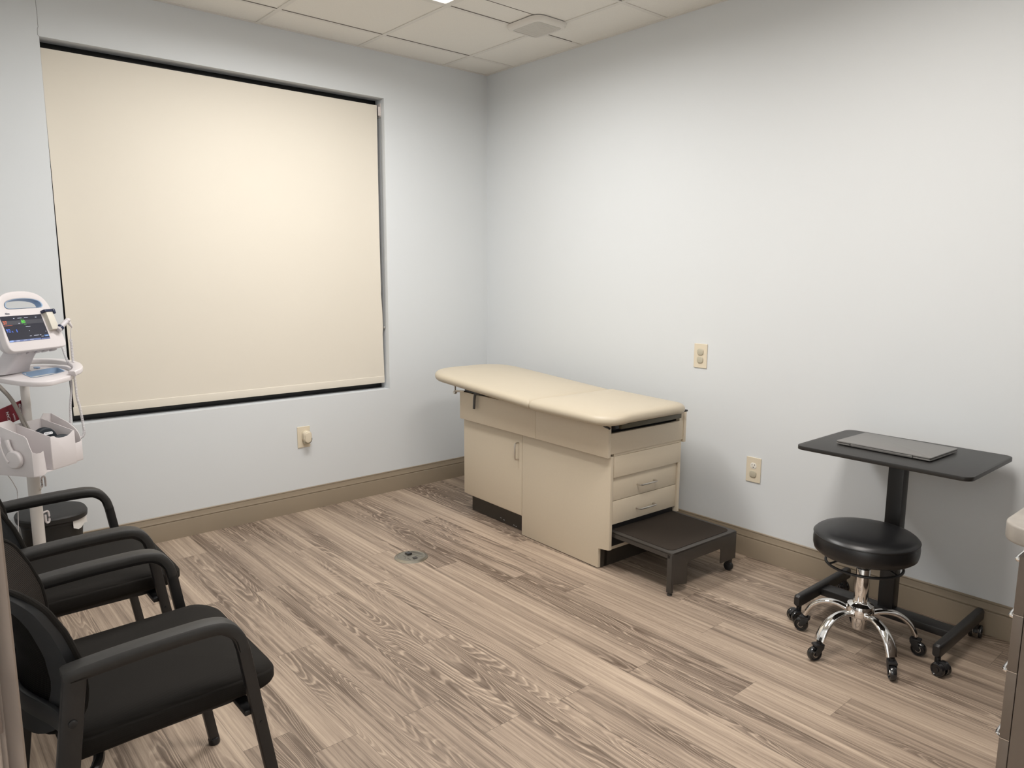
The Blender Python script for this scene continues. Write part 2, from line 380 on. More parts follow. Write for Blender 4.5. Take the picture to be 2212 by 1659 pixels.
# baseboards
def baseprof(): return [(0, 0), (.017, 0), (.017, .089), (.0155, .0945), (.0095, .0955), (.0095, .0975), (.0125, .0995), (.0125, .103), (.0105, .108), (.0085, .124), (.0080, .127), (.0040, .1275), (.0040, .1290), (.0062, .1300), (.0058, .1340), (.0040, .1363), (0, .1363)]
def baseboard(name, p0, p1, nrm):
    b = bmesh.new(); p0 = Vector(p0); p1 = Vector(p1); n = Vector(nrm)
    A = [b.verts.new(p0+n*d+Vector((0, 0, z))) for d, z in baseprof()]; B = [b.verts.new(p1+n*d+Vector((0, 0, z))) for d, z in baseprof()]
    for i in range(len(A)-1): b.faces.new((A[i], A[i+1], B[i+1], B[i]))
    b.faces.new(A); b.faces.new(B[::-1]); return struct(name, b, 'base', angle=20)
baseboard('baseboard_left', (WX, 0, 0), (0, 0, 0), (0, -1, 0))
baseboard('baseboard_right', (0, 0, 0), (0, SY, 0), (-1, 0, 0))
baseboard('baseboard_back', (WX, DY1+.06, 0), (WX, 0, 0), (1, 0, 0))
# window
wn = pbox('window_1', 'winframe', None, WL, WR, .10, .14, WZ0, WZ0+.05); 
bpy.data.objects.remove(wn, do_unlink=True)
b = bmesh.new()
for a in ((WL, WR, .10, .145, WZ0, WZ0+.055), (WL, WR, .10, .145, WZ1-.055, WZ1), (WL, WL+.055, .10, .145, WZ0+.055, WZ1-.055), (WR-.055, WR, .10, .145, WZ0+.055, WZ1-.055), (-1.72, -1.68, .105, .14, WZ0+.055, WZ1-.055)): box(b, *a, bev=.002)
wn = struct('window_1', b, 'winframe')
pbox('glass_pane', 'glass', wn, WL+.055, WR-.055, .12, .126, WZ0+.055, WZ1-.055)
# door frame on the left edge, seen from the doorway
b = bmesh.new(); box(b, -3.38, WX+.002, DY1-.02, DY1, 0, DZ, bev=.001); box(b, -3.38, WX+.002, DY0-.02, DY0, 0, DZ); box(b, -3.38, WX+.002, DY0-.02, DY1, DZ, DZ+.02)
box(b, -3.30, -3.26, DY1-.033, DY1-.02, 0, DZ-.002, bev=.001)
dr = struct('door_1', b, 'jamb')
def casing(b):
    for (pts, y0, y1) in (((( .0, 0), (.0, .012), (.003, .0135), (.010, .0115), (.030, .010), (.034, .012), (.048, .013), (.056, .011), (.057, 0)), 0, 0),):
        A = [b.verts.new((WX+d, DY1-.013+w, 0)) for w, d in pts]; B = [b.verts.new((WX+d, DY1-.013+w, DZ+.06)) for w, d in pts]
        for i in range(len(A)-1): b.faces.new((A[i], A[i+1], B[i+1], B[i]))
        b.faces.new(A); b.faces.new(B[::-1])
part('door_casing', casing, 'jamb', dr, angle=20)
pl = part('strike_plate', lambda b: (box(b, WX-.028, WX-.0045, DY1-.0235, DY1-.0195, 1.085, 1.146, bev=.0008), box(b, WX-.0095, WX+.0005, DY1-.0240, DY1-.0215, 1.093, 1.146, bev=.001)), mat('painted_strike', (.105, .075, .060), .4, var=.1), dr, 'brownish strike plate with a lip')
part('rebate_bead', lambda b: box(b, WX-.0040, WX-.0015, DY1-.0225, DY1-.019, 0, DZ, bev=.001), 'jamb', dr)
# ================================================================== CEILING FIXTURES
def troffer(x0, x1, y0, y1, label, rgb=(1.0, .985, .965), k=1.0):
    t = thing('ceiling_light', label, 'light', ((x0+x1)/2, (y0+y1)/2, H)); t['group'] = 'recessed ceiling lights'
    hx, hy = (x1-x0)/2-.012, (y1-y0)/2-.012
    def fr(b):
        prism(b, rrect(-hx, hx, -hy, hy, 0), -.002, .004, holes=[rrect(-hx+.018, hx-.018, -hy+.018, hy-.018, 0)])
        for a in ((-hx+.016, -hx+.019, -hy+.016, hy-.016, .0, .012), (hx-.019, hx-.016, -hy+.016, hy-.016, .0, .012), (-hx+.016, hx-.016, -hy+.016, -hy+.019, .0, .012), (-hx+.016, hx-.016, hy-.019, hy-.016, .0, .012)): box(b, *a)
    part('light_frame', fr, 'grid', t)
    pbox('diffuser_lens', 'lens', t, -hx+.019, hx-.019, -hy+.019, hy-.019, .0025, .0045)
    ld_ = bpy.data.lights.new('troffer_lamp', 'AREA'); ld_.shape = 'RECTANGLE'; ld_.size = 2*hx-.05; ld_.size_y = 2*hy-.05; ld_.energy = LIGHT_W*k; ld_.color = rgb; ld_.spread = math.radians(170)
    lo = bpy.data.objects.new('troffer_lamp', ld_); COL.objects.link(lo); lo.parent = t; lo.location = (0, 0, .0018)
    return t
troffer(xs[3], xs[1], ys[2], ys[1], 'bright recessed ceiling light panel just past the vent, its corner at the top edge')
troffer(xs[3], xs[1], ys[5], ys[4], 'bright recessed ceiling light panel over the doorway end of the room', (1.0, .94, .885), .80)
# hallway outside the doorway, behind the camera, with an unseen lamp added as fill
b = bmesh.new()
for a in ((-5.3, WX-.15, -2.3, -2.2, 0, 2.75), (-5.3, WX-.15, -5.7, -5.6, 0, 2.75), (-5.4, -5.3, -5.7, -2.2, 0, 2.75), (WX-.25, WX-.15, -5.7, SY-.02, 0, 2.75)): box(b, *a)
struct('wall_hallway', b, 'wall')
b = bmesh.new(); box(b, -5.4, WX-.15, -5.7, -2.2, 2.75, 2.80); struct('ceiling_hallway', b, 'ceil')
b = bmesh.new(); box(b, -5.4, -3.64, -5.7, -2.2, -.03, 0); box(b, -3.64, WX-.15, -5.7, -4.42, -.03, 0); struct('floor_hallway', b, 'base')
troffer(-4.7, -4.1, -4.9, -2.7, 'long unseen ceiling panel added as fill light in the hallway behind the doorway', (1.0, .975, .945), HALL_FILL_K).location.z = 2.748
# exhaust vent
t = thing('ceiling_vent', 'square white exhaust vent cover with rounded corners and slatted grille in the ceiling', 'vent', (-.447, -.98, H))
def ventcover(b):
    hx, hy = .122, .138; o_ = []
    for (s, z, r) in ((1., 0, .055), (.985, -.010, .055), (.93, -.019, .05), (.88, -.0215, .045), (.74, -.0225, .02)):
        o_.append([b.verts.new((p[0], p[1], z)) for p in rrect(-hx*s, hx*s, -hy*s, hy*s, r)])
    for A, B in zip(o_, o_[1:]):
        for i in range(len(A)): b.faces.new((A[i], A[(i+1) % len(A)], B[(i+1) % len(A)], B[i]))
part('vent_cover', ventcover, 'grid', t)
def slats(b):
    for k in range(21):
        xx = -.086+.172*k/20; box(b, xx-.0026, xx+.0026, -.100, .100, -.0225, -.017)
part('grille', slats, 'grid', t)
pbox('grille_backing', mat('vent_dark', (.12, .11, .10), .8), t, -.092, .092, -.104, .104, -.016, -.015)
# ================================================================== ROLLER SHADE
t = thing('roller_shade', 'large cream roller shade pulled down over the window', 'blind', (-1.70, .045, .70))
def shade(b):
    nx, nz = 40, 60; z0, z1 = .718, 2.433; rows = []
    for j in range(nz+1):
        f = j/nz; z = z0+(z1-z0)*f
        le = -2.584+.006*min(1, (1-f)*3)-.004*math.sin((1-f)*5); re = -.829-.012*math.sin(f*PI)**1.0+.014*(1-f)
        if 1.05 < z < 1.3: re += .004*math.cos((z-1.12)*12)
        row = []
        for i in range(nx+1):
            g = i/nx; xx = le+(re-le)*g; e_ = max(0, (abs(g-.5)-.44)/.06); yy = .046+.004*math.sin(g*9+f*2)*(1-f)*f*2-.006*e_*e_*math.sin(f*PI)
            row.append((xx-(-1.70), yy-.045, z-.70))
        rows.append(row)
    for off in (0, .0012):
        V = [[b.verts.new((p[0], p[1]+off, p[2])) for p in r] for r in rows]
        for j in range(nz):
            for i in range(nx): b.faces.new((V[j][i], V[j][i+1], V[j+1][i+1], V[j+1][i]))
part('shade_fabric', shade, 'shade', t, recalc=False)
def hem(b): box(b, -2.578+1.70, -.8165+1.70, -.0022, .0035, .0165, .060, bev=.002, seg=3)
part('hem_bar', hem, 'shade', t)
part('roller_tube', lambda b: cyl(b, (-2.58+1.70, .025, 1.715), (-.822+1.70, .025, 1.715), .014, 20), 'black', t)
part('mounting_bracket', lambda b: (box(b, -.812+1.70, -.8075+1.70, -.012, .045, 1.665, 1.745, bev=.001), box(b, -.826+1.70, -.811+1.70, -.010, -.006, 1.672, 1.725, bev=.002)), 'white', t)
def chain(b):
    for sx, sy in ((-.8125, .030), (-.8145, .052)):
        z = 2.37
        while z > 1.07:
            box(b, sx-.0013+1.70, sx+.0013+1.70, sy-.0463, sy-.0437, z-.70, z-.70+.0032); z -= .0055
    ball(b, (-.8135+1.70, -.004, .372), .005, (1, 1.2, 1.6), 8)
part('bead_chain', chain, mat('bead_chain_metal', (.35, .34, .32), .4, .3), t)
# ================================================================== OUTLETS
def plate(parent, m='ivory'):
    def fn(b): box(b, -.04, .04, -.0635, .0635, 0, .0055, bev=.0018)
    return part('cover_plate', fn, m, parent, angle=12)
OX = Matrix.Rotation(-PI/2, 4, 'Z') @ Matrix.Rotation(PI/2, 4, 'X')
def outlet(label, loc, caps):
    t = thing('wall_outlet', label, 'outlet', loc); t.matrix_world = Matrix.Translation(loc) @ OX
    plate(t)
    for dy, kind in ((.021, caps[0]), (-.021, caps[1])):
        if kind == 'cap':
            part('outlet_cap', lambda b: prism(b, rrect(-.0185, .0185, dy-.017, dy+.017, .013, 8), .005, .0105, bev=.003, seg=3), 'capgrey', t)
        else:
            part('socket', lambda b: prism(b, rrect(-.017, .017, dy-.0155, dy+.0155, .013, 8), .005, .0066, bev=.0006), 'whitebright', t)
            part('socket_slot', lambda b: (box(b, -.0085, -.0060, dy+.001, dy+.0085, .0064, .0069), box(b, .0055, .0085, dy+.001, dy+.0085, .0064, .0069), cyl(b, (0, dy-.0075, .0064), (0, dy-.0075, .0069), .0026, 10)), 'black', t)
    return t
outlet('ivory outlet plate with two beige caps, higher on the right wall', (0, -1.7945, .997), ('cap', 'cap'))
outlet('ivory outlet plate with one open socket above a beige cap, low on the right wall', (0, -2.137, .4515), ('socket', 'cap'))
t = thing('wall_outlet', 'ivory outlet plate under the window on the left wall', 'outlet', (-1.407, 0, .450)); t.matrix_world = Matrix.Translation((-1.407, 0, .450)) @ Matrix.Rotation(PI/2, 4, 'X')
plate(t)
t = thing('plug_in_adapter', 'small ivory oval plug-in device stuck in the outlet under the window', 'plug', (-1.398, -.0055, .45))
t.matrix_world = Matrix.Translation((-1.396, -.0055, .455)) @ Matrix.Rotation(PI/2, 4, 'X')
part('plug_body', lambda b: prism(b, rrect(-.0245, .0245, -.034, .034, .0235, 10), 0, .034, bev=.004, seg=3), 'ivory', t)
part('front_disc', lambda b: prism(b, rrect(-.0195, .0195, -.036, .027, .0190, 10), .033, .0405, bev=.003, seg=3), 'ivory', t)
part('lower_housing', lambda b: prism(b, rrect(-.019, .019, -.046, -.018, .010, 6), 0, .022, bev=.003), 'capgrey', t)
part('light_slot', lambda b: tube(b, smooth_path([(.0235, -.010, .0345), (.0225, -.022, .0345), (.016, -.033, .0345), (.006, -.038, .0345)], 5), .0018, 8), mat('grey_slot', (.12, .12, .11), .5), t)
# ================================================================== FLOOR BOX
t = thing('floor_outlet', 'round worn-metal outlet cover set into the plank floor', 'floor outlet', (-1.335, -1.045, 0))
part('round_cover', lambda b: lathe(b, [(0, .0062), (.066, .0062), (.068, .0056), (.0705, .0066), (.084, .0020), (.085, 0)], 64), 'brass', t, angle=15)
part('hinged_lid', lambda b: (prism(b, [(.058*math.cos(math.radians(a)), .058*math.sin(math.radians(a))) for a in range(-70, 71, 10)], .006, .0076, Matrix.Translation((0, 0, 0)) @ Matrix.Rotation(math.radians(20), 4, 'Z'), bev=.0006)), 'brass', t)
part('latch', lambda b: box(b, -.008, .018, .018, .048, .006, .0125, bev=.0015), 'blackgloss', t)
part('latch_recess', lambda b: prism(b, [(-.008, -.021), (.014, -.022), (.010, -.046), (-.012, -.043)], .0075, .0080), mat('recess_dark', (.05, .045, .04), .5), t)
part('lid_seam', lambda b: (box(b, -.0305, -.0285, .002, .029, .0061, .0066), box(b, -.031, -.029, -.042, -.010, .0061, .0066), cyl(b, (-.039, -.005, .006), (-.039, -.005, .0068), .003, 10)), 'kick', t)
# ================================================================== EXAM TABLE
t = thing('exam_table', 'beige exam table with cream two-section cushion, a cabinet door, drawers and a pulled-out step', 'exam table', (-.72, -1.752, 0), math.radians(-92))
# local +X to the foot end, +Y to the wall
def carcass(b):
    box(b, -1.123, .045, .0195, .497, .10, .572); box(b, -.578, -.019, .0195, .497, .004, .10)
    box(b, .03, .072, .497, .515, .205, .572)
    box(b, .045, .0700, .0195, .515, .5730, .5855)
ex = part('cabinet_body', carcass, 'laminate', t)
def sidepanel(b): prism(b, [(-.581, .004), (.0, .004), (.0, .102), (.072, .113), (.072, .572), (-.581, .572)], 0, .018, Matrix.Rotation(PI/2, 4, 'X') @ Matrix.Scale(-1, 4, (0, 0, 1)), bev=.0008)
part('side_panel', sidepanel, 'laminate', t)
d = pbox('door', 'laminate', t, -1.126, -.584, .0, .018, .112, .571, bev=.0015)
def pull(b, p0, p1, out, r=.0042, h=.026):
    p0 = Vector(p0); p1 = Vector(p1); o_ = Vector(out); ax = (p1-p0).normalized()
    pts = [p0, p0+o_*(h-.010), p0+o_*(h-.003)+ax*.003, p0+o_*h+ax*.010, p1+o_*h-ax*.010, p1+o_*(h-.003)-ax*.003, p1+o_*(h-.010), p1]
    upv = ax.cross(o_); tube(b, pts, r, 10, up=upv)
part('door_handle', lambda b: pull(b, (-.612, 0, .422), (-.612, 0, .514), (0, -1, 0)), 'steel', d)
pbox('toe_kick', 'kick', t, -1.105, .0, .045, .065, 0, .112)
pbox('foot_toe_kick', 'kick', t, -.018, .0, .0185, .497, 0, .112)
for s_, z_ in ((-.83, .022), (-.80, .018), (-.71, .012), (-.69, .010)): part('kick_scuff', lambda b: box(b, s_, s_+.010, .0443, .0452, z_, z_+.0025), 'label', t)
pbox('step_recess', 'black', t, .0452, .0462, .02, .497, .116, .232)
pbox('blank_panel', 'laminate', t, .045, .0740, .0205, .512, .468, .5715, bev=.001)
for nm, z0, z1, zh in (('upper', .351, .4655, .405), ('lower', .233, .3485, .284)):
    dd = pbox('drawer', 'laminate', t, .045, .0625, .0205, .4945, z0, z1, bev=.001)
    part('drawer_handle', lambda b: pull(b, (.0625, .198, zh), (.0625, .320, zh), (1, 0, 0), .0042, .028), 'steel', dd)
# apron round the top
part('apron_rail', lambda b: (box(b, -1.125, -.4390, -.030, -.012, .572, .7335, bev=.0008), box(b, -.4375, .080, -.030, -.012, .572, .7335, bev=.0008), box(b, -1.125, .080, .522, .540, .572, .7335, bev=.0008),
     box(b, -1.125, -1.107, -.012, .522, .572, .7335), box(b, .058, .076, -.012, .522, .5865, .685, bev=.0008), box(b, .058, .076, .490, .522, .685, .7335)), 'laminate', t)
pbox('top_deck', 'black', t, -1.10, .03, -.010, .52, .574, .733)
part('leg_extension_tray', lambda b: box(b, .02, .100, .035, .475, .706, .730, bev=.003), mat('olive_board', (.085, .075, .045), .45, var=.1), t, 'olive-brown slide-out tray')
part('stirrup_rod', lambda b: (cyl(b, (.05, -.030, .722), (.105, -.052, .722), .0055, 12), box(b, .05, .098, -.008, .02, .710, .732, bev=.003), cyl(b, (.06, .44, .742), (.105, .50, .742), .005, 12), box(b, .075, .115, .475, .505, .738, .748, bev=.003), box(b, .055, .095, .0, .47, .7425, .7465)), 'black', t)
def cushion(s0, s1, w0, w1, rad, z0, th, tilt, crown, sag=None):
    """padded slab: rounded outline, bullnose edge, crowned top"""
    def fn(b):
        N_ = 10; out = rrect(s0, s1, w0, w1, rad, N_); cx, cy = (s0+s1)/2, (w0+w1)/2; rings = []
        n = len(out); hx, hy = (s1-s0)/2, (w1-w0)/2
        def inset(d):
            rr = [max(r_-d, .004) for r_ in rad]; return rrect(s0+d, s1-d, w0+d, w1-d, rr, N_)
        e_ = th*.5; prof = [(.03, 0.), (.012, .0), (.004, th*.12), (.0, th*.32), (.0, th*.52), (.004, th*.70), (.013, th*.84), (.028, th*.93), (.055, th*1.0), (.10, th*1.06), (.16, th*1.1), (.22, th*1.12)]
        for d, z in prof:
            rings.append([(p[0], p[1], z) for p in inset(d)])
        def Z(x_, y_, z):
            g = (x_-s1) if tilt > 0 else (x_-s0); zz = z0+z
            zz += abs(tilt)*abs(g)
            if z > th*.8: zz += crown*(1-((x_-cx)/hx)**2)*(1-((y_-cy)/hy)**2)
            if sag: zz += sag(x_, y_, z/th)
            return zz
        R = [[b.verts.new((p[0], p[1], Z(*p))) for p in r] for r in rings]
        for A, B in zip(R, R[1:]):
            for i in range(n): b.faces.new((A[i], A[(i+1) % n], B[(i+1) % n], B[i]))
        # fill the middle with a grid fan towards the centreline
        last = rings[-1]; mid = [((p[0]-cx)*.5+cx, cy+(p[1]-cy)*.08, th*1.13) for p in last]
        C2 = [b.verts.new((p[0], p[1], Z(*p))) for p in mid]
        for i in range(n): b.faces.new((R[-1][i], R[-1][(i+1) % n], C2[(i+1) % n], C2[i]))
        b.faces.new(C2); b.faces.new(R[0][::-1])
    return fn
part('head_cushion', cushion(-1.385, -.388, -.125, .475, [.012, .20, .20, .012], .7455, .052, .052, .012), 'vinyl', t, angle=60)
def footsag(x_, y_, k):
    e_ = max(0, (x_+.02)/.20); fr = max(0, min(1, (x_-.02)/.12)); return .013*fr*(1-((y_-.20)/.30)**2)+.003*math.sin(y_*24+1.0)*e_+(.012*k*math.exp(-((x_+.30)/.10)**2))
part('foot_cushion', cushion(-.386, .185, -.125, .475, [.13, .012, .012, .13], .7425, .050, 0., .010, footsag), 'vinyl', t, angle=60)
part('paper_bracket', lambda b: (tube(b, [(-1.09, -.02, .735), (-1.165, -.03, .730), (-1.172, -.03, .722)], .006, 8), box(b, -1.178, -1.166, -.036, -.028, .712, .775, bev=.002), cyl(b, (-1.172, -.040, .722), (-1.172, -.024, .722), .010, 12)), 'steel', t)
part('hinge_block', lambda b: (box(b, -1.09, -1.03, -.02, .50, .733, .752, bev=.002), box(b, -1.03, -.90, -.035, -.02, .740, .752, bev=.003)), 'black', t)
part('release_lever', lambda b: sweep(b, smooth_path([(-.92, -.040, .752), (-.945, -.044, .745), (-.955, -.046, .72), (-.958, -.048, .655)], 5), circ(.0105, 10, .005), up=(0, 1, 0)), 'darkmetal', t)
# pull-out step
def stepbody(b):
    x1 = .425; y0, y1 = .030, .515
    prism(b, rrect(.035, x1, y0, y1, [.012, .001, .001, .012]), .188, .2, bev=.003)
    box(b, .05, x1-.012, y0, y0+.004, .172, .195); box(b, .05, x1-.012, y1-.004, y1, .172, .195)
    # front plate with an arched cutout (in y,z)
    pts = [(.044, .197), (.044, .052), (.142, .032), (.142, .126), (.150, .137), (.384, .137), (.392, .129), (.392, .066), (.398, .062), (.513, .062), (.513, .197)]
    prism(b, pts, 0, .004, frame_mt((x1-.004, 0, 0), (0, 1, 0), (0, 0, 1)), bev=.001)
st = part('pull_out_step', stepbody, 'darkmetal', t, 'charcoal metal step with a rubber tread')
part('tread_mat', lambda b: prism(b, rrect(.045, .402, .052, .493, [.03, .004, .004, .03]), .2, .2025, bev=.001), 'tread', st)
part('leg', lambda b: (box(b, .398, .425, .030, .046, .012, .19, bev=.002), cyl(b, (.412, .038, 0), (.412, .038, .006), .012, 14), cyl(b, (.412, .038, .004), (.412, .038, .02), .006, 12)), 'darkmetal', st)
part('caster', lambda b: (cyl(b, (.405, .478, .022), (.405, .500, .022), .022, 20, .004), box(b, .395, .415, .474, .504, .028, .060, bev=.003)), 'black', st)
part('slide_rail', lambda b: (box(b, .04, .06, .02, .028, .118, .19), box(b, -.01, .045, .022, .06, .14, .17)), 'kick', st)
# ================================================================== CASTERS
def swivel_caster(parent, x_, y_, ang, r=.028, htop=.075, twin=False, w=.011, sub='wheel'):
    ca, sa = math.cos(ang), math.sin(ang); off = .016
    mt = Matrix.Translation((x_, y_, 0)) @ Matrix.Rotation(ang, 4, 'Z')
    def hood(b):
        q = bmesh.new()
        if twin:
            for s_ in (-1, 1): pass
            prism(q, [(off+(r+.002)*math.cos(a), r+(r+.002)*math.sin(a)) for a in [math.radians(k) for k in range(20, 181, 12)]]+[(off-.012, r-.006), (off+.008, r-.006)], -.008, .008, Matrix.Rotation(PI/2, 4, 'X'), bev=.001)
            cyl(q, (0, 0, r*1.6), (0, 0, htop), .010, 14)
        else:
            for s_ in (-1, 1):
                prism(q, [(off-.005, r-.006), (off+.005, r-.006), (off+.004, r+.012), (off-.004, r+.036), (-.014, r+.036), (-.014, r+.024), (-.004, r+.010)], s_*.0135-.0012, s_*.0135+.0012, Matrix.Rotation(PI/2, 4, 'X'), bev=.0008)
            box(q, -.015, off+.006, -.015, .015, r+.030, r+.039, bev=.002); cyl(q, (0, 0, r+.036), (0, 0, htop+.004), .009, 14)
        put(b, q, mt)
    c = part('caster', hood, 'black', parent)
    def wheel(b, s_=0):
        q = bmesh.new(); hw = w if not twin else .008; cy = 0 if not twin else s_*.0165
        lathe(q, [(0, -hw*.8), (r*.30, -hw*.85), (r*.34, -hw*.5), (r*.72, -hw*.55), (r*.80, -hw), (r*.94, -hw*.8), (r, -hw*.3), (r, hw*.3), (r*.94, hw*.8), (r*.80, hw), (r*.72, hw*.55), (r*.34, hw*.5), (r*.30, hw*.85), (0, hw*.8)], 28, Matrix.Translation((off, cy, r)) @ Matrix.Rotation(PI/2, 4, 'X'))
        put(b, q, mt)
    def rim(b, s_=0):
        q = bmesh.new(); cy = 0 if not twin else s_*.0165; hw = w if not twin else .008
        for e_ in ((-1, 1) if not twin else (s_,)):
            lathe(q, ([(r*.80, e_*hw*.7), (r*.84, e_*hw*1.06), (r*.90, e_*hw*1.0), (r*.88, e_*hw*.6)] if twin else [(r*.28, e_*hw*.5), (r*.30, e_*hw*1.0), (r*.38, e_*hw*1.0), (r*.42, e_*hw*.5)]), 28, Matrix.Translation((off, cy, r)) @ Matrix.Rotation(PI/2, 4, 'X'))
        put(b, q, mt)
    for s_ in ((0,) if not twin else (-1, 1)):
        part('wheel', lambda b: wheel(b, s_), 'blackgloss', c)
    for s_ in ((-1, 1) if twin else (0,)): part('wheel_rim', lambda b: rim(b, s_), 'steel', c)
    return c
# ================================================================== STOOL
t = thing('rolling_stool', 'round black padded stool on a chrome five-wheel base', 'stool', (-.530, -2.925, 0))
R_ = .182
part('seat', lambda b: lathe(b, [(0, .384), (.15, .386), (.168, .389), (.178, .397), (R_, .412), (R_+.001, .432), (R_-.001, .449), (R_-.0035, .4545), (R_-.0035, .4560), (R_-.001, .4575), (R_-.006, .464), (.166, .471), (.14, .4765), (.09, .480), (0, .482)], 72), 'leather', t, angle=50)
part('seat_piping', lambda b: tube(b, [((R_-.001)*math.cos(a), (R_-.001)*math.sin(a), .4552) for a in [2*PI*k/72 for k in range(72)]], .0022, 8, closed=True), 'leather', t)
part('seat_plate', lambda b: (lathe(b, [(0, .362), (.07, .364), (.10, .378), (.10, .385), (0, .385)], 40), cyl(b, (0, 0, .335), (0, 0, .366), .022, 24), cyl(b, (0, 0, .345), (0, 0, .350), .030, 24)), 'black', t)
def ring(b):
    tube(b, [(.133*math.cos(a), .133*math.sin(a), .344) for a in [2*PI*k/64 for k in range(64)]], .0052, 10, closed=True)
    for a in (20, 140, 260):
        a = math.radians(a); tube(b, [(.03*math.cos(a), .03*math.sin(a), .360), (.09*math.cos(a), .09*math.sin(a), .360), (.132*math.cos(a), .132*math.sin(a), .345)], .004, 8)
part('height_ring', ring, 'black', t)
part('gas_column', lambda b: (cyl(b, (0, 0, .16), (0, 0, .328), .0255, 36, .001), lathe(b, [(.027, .150), (.0275, .168), (.030, .150)], 36)), 'chrome', t)
part('piston', lambda b: cyl(b, (0, 0, .325), (0, 0, .350), .021, 24, .002), 'blackgloss', t)
part('hub', lambda b: lathe(b, [(0, .088), (.024, .088), (.026, .091), (.027, .112), (.0275, .113), (.0275, .135), (.046, .140), (.050, .150), (.050, .172), (.046, .184), (.034, .190), (.030, .192), (.0262, .200), (0, .2)], 48), 'chrome', t, angle=40)
angs = [math.radians(a) for a in (24, 96, 163, 237, 309)]
cast_ang = [math.radians(a) for a in (60, 100, 150, 215, 275)]
for a, ca_ in zip(angs, cast_ang):
    ca, sa = math.cos(a), math.sin(a)
    pr = [(.040, .150), (.075, .160), (.110, .160), (.145, .148), (.175, .124), (.192, .098), (.200, .078)]
    P_ = smooth_path([(r_*ca, r_*sa, z_) for r_, z_ in pr], 4); n_ = len(P_)
    sc = [(1.0+.52*min(1, (k/n_)*1.25), 1.0-.05*k/n_) for k in range(n_)]
    part('base_leg', lambda b: (sweep(b, P_, circ(.0145, 18, .0105), scales=sc)), 'chrome', t, angle=50)
    swivel_caster(t, .201*ca, .201*sa, ca_, .0275, .072)
# ================================================================== ROLLING DESK
t = thing('rolling_desk', 'black wheeled laptop desk on one central column beside the right wall', 'desk', (-.275, -2.925, 0))
TX0, TX1, TY0, TY1 = -.5125+.275, -.0420+.275, -3.246+2.925, -2.612+2.925
part('desktop', lambda b: prism(b, rrect(TX0, TX1, TY0, TY1, .035, 8), .729, .745, bev=.002), 'desk', t)
part('column', lambda b: (box(b, -.027, .027, -.030, .030, .085, .728, bev=.005), box(b, -.10, .10, -.06, .06, .716, .729, bev=.004)), 'blackpowder', t)
part('crossbar', lambda b: box(b, -.052, .018, -.255, .255, .070, .100, bev=.003), 'blackpowder', t)
for yy in (.2645, -.2645):
    def rail(b):
        pts = rrect(-.0250, .0250, -.0155, .0155, .011, 4)
        sweep(b, [(-.232, yy, .092), (-.222, yy, .092), (-.12, yy, .092), (.12, yy, .092), (.222, yy, .092), (.232, yy, .092)], [(p[1], p[0]) for p in pts], scales=[.72, 1, 1, 1, 1, .72])
    part('foot_rail', rail, 'blackpowder', t)
for x_, y_, a in ((-.208, .2645, 150), (-.208, -.2645, 250), (.198, .2645, 60), (.190, -.2645, 15)):
    swivel_caster(t, x_, y_, math.radians(a), .026, .068, twin=True)
# laptop
t = thing('laptop', 'closed silver laptop lying on the black rolling desk', 'laptop', (-.262, -2.900, .745), math.radians(-92.5))
# local +X to the camera's right, -Y toward the camera's left side
lw, ld = .180, .122
part('laptop_base', lambda b: (prism(b, rrect(-lw, lw, -ld, ld, .008), .0035, .0095, bev=.0015)), 'silver', t)
part('laptop_lid', lambda b: (prism(b, rrect(-lw, lw, -ld, ld, .008), .0108, .0175, bev=.0018)), 'silver', t)
part('hinge', lambda b: (box(b, -.12, .115, -ld-.0012, -ld+.006, .0040, .0135, bev=.001)), 'silver', t)
part('lid_gap', lambda b: (box(b, -lw+.003, lw-.003, -ld+.003, ld-.003, .0093, .0110), box(b, -.123, .118, -ld-.0004, -ld+.004, .0030, .0145), box(b, -.10, .10, -ld-.0016, -ld, .0128, .0136)), 'silverdk', t)
part('rubber_foot', lambda b: box(b, -.15, .15, -ld+.012, -ld+.022, 0, .0038, bev=.001), 'black', t); part('rubber_foot', lambda b: box(b, -.15, .15, ld-.022, ld-.012, 0, .0038, bev=.001), 'black', t)
# ================================================================== BASE CABINET AND COUNTER
CX = -1.372; CYF = -3.606
t = thing('base_cabinet', 'taupe drawer cabinet at the right edge under the grey counter', 'cabinet', (CX, CYF, 0))
part('cabinet_body', lambda b: (box(b, 0, .60, -.60, -.0225, .10, .845), box(b, .01, .60, -.60, -.075, 0, .10)), 'cab', t)
for z0, z1 in ((.666, .802), (.529, .6635), (.361, .5265), (.115, .3585)):
    dd = pbox('drawer', 'cab', t, .0005, .598, -.0205, 0, z0, z1, bev=.0012)
    part('drawer_pull', lambda b: tube(b, smooth_path([(.06, 0, z1-.030), (.061, .010, z1-.027), (.070, .020, z1-.030), (.11, .023, z1-.032), (.150, .020, z1-.030), (.159, .010, z1-.027), (.16, 0, z1-.030)], 4), .0052, 10), 'chrome', dd)
part('drawer_edge_trim', lambda b: [box(b, .0, .598, -.0205, .0006, z_, z_+.0022) for z_ in (.6645-.001, .5275-.001, .3595-.001)], 'steel', t)
t = thing('wall_side_cabinet', 'taupe base cabinet under the counter next to the right wall', 'cabinet', (CX+.604, CYF, 0))
part('cabinet_body', lambda b: (box(b, 0, .748, -.60, -.0225, .10, .845), box(b, 0, .748, -.60, -.075, 0, .10)), 'cab', t)
for x0 in (.002, .376):
    dd = pbox('door', 'cab', t, x0, x0+.370, -.0205, 0, .115, .802, bev=.0012)
    part('door_pull', lambda b: tube(b, [(x0+.33, 0, .62), (x0+.33, .026, .63), (x0+.33, .030, .68), (x0+.33, .026, .73), (x0+.33, 0, .74)], .006, 10, up=(1, 0, 0)), 'chrome', dd)
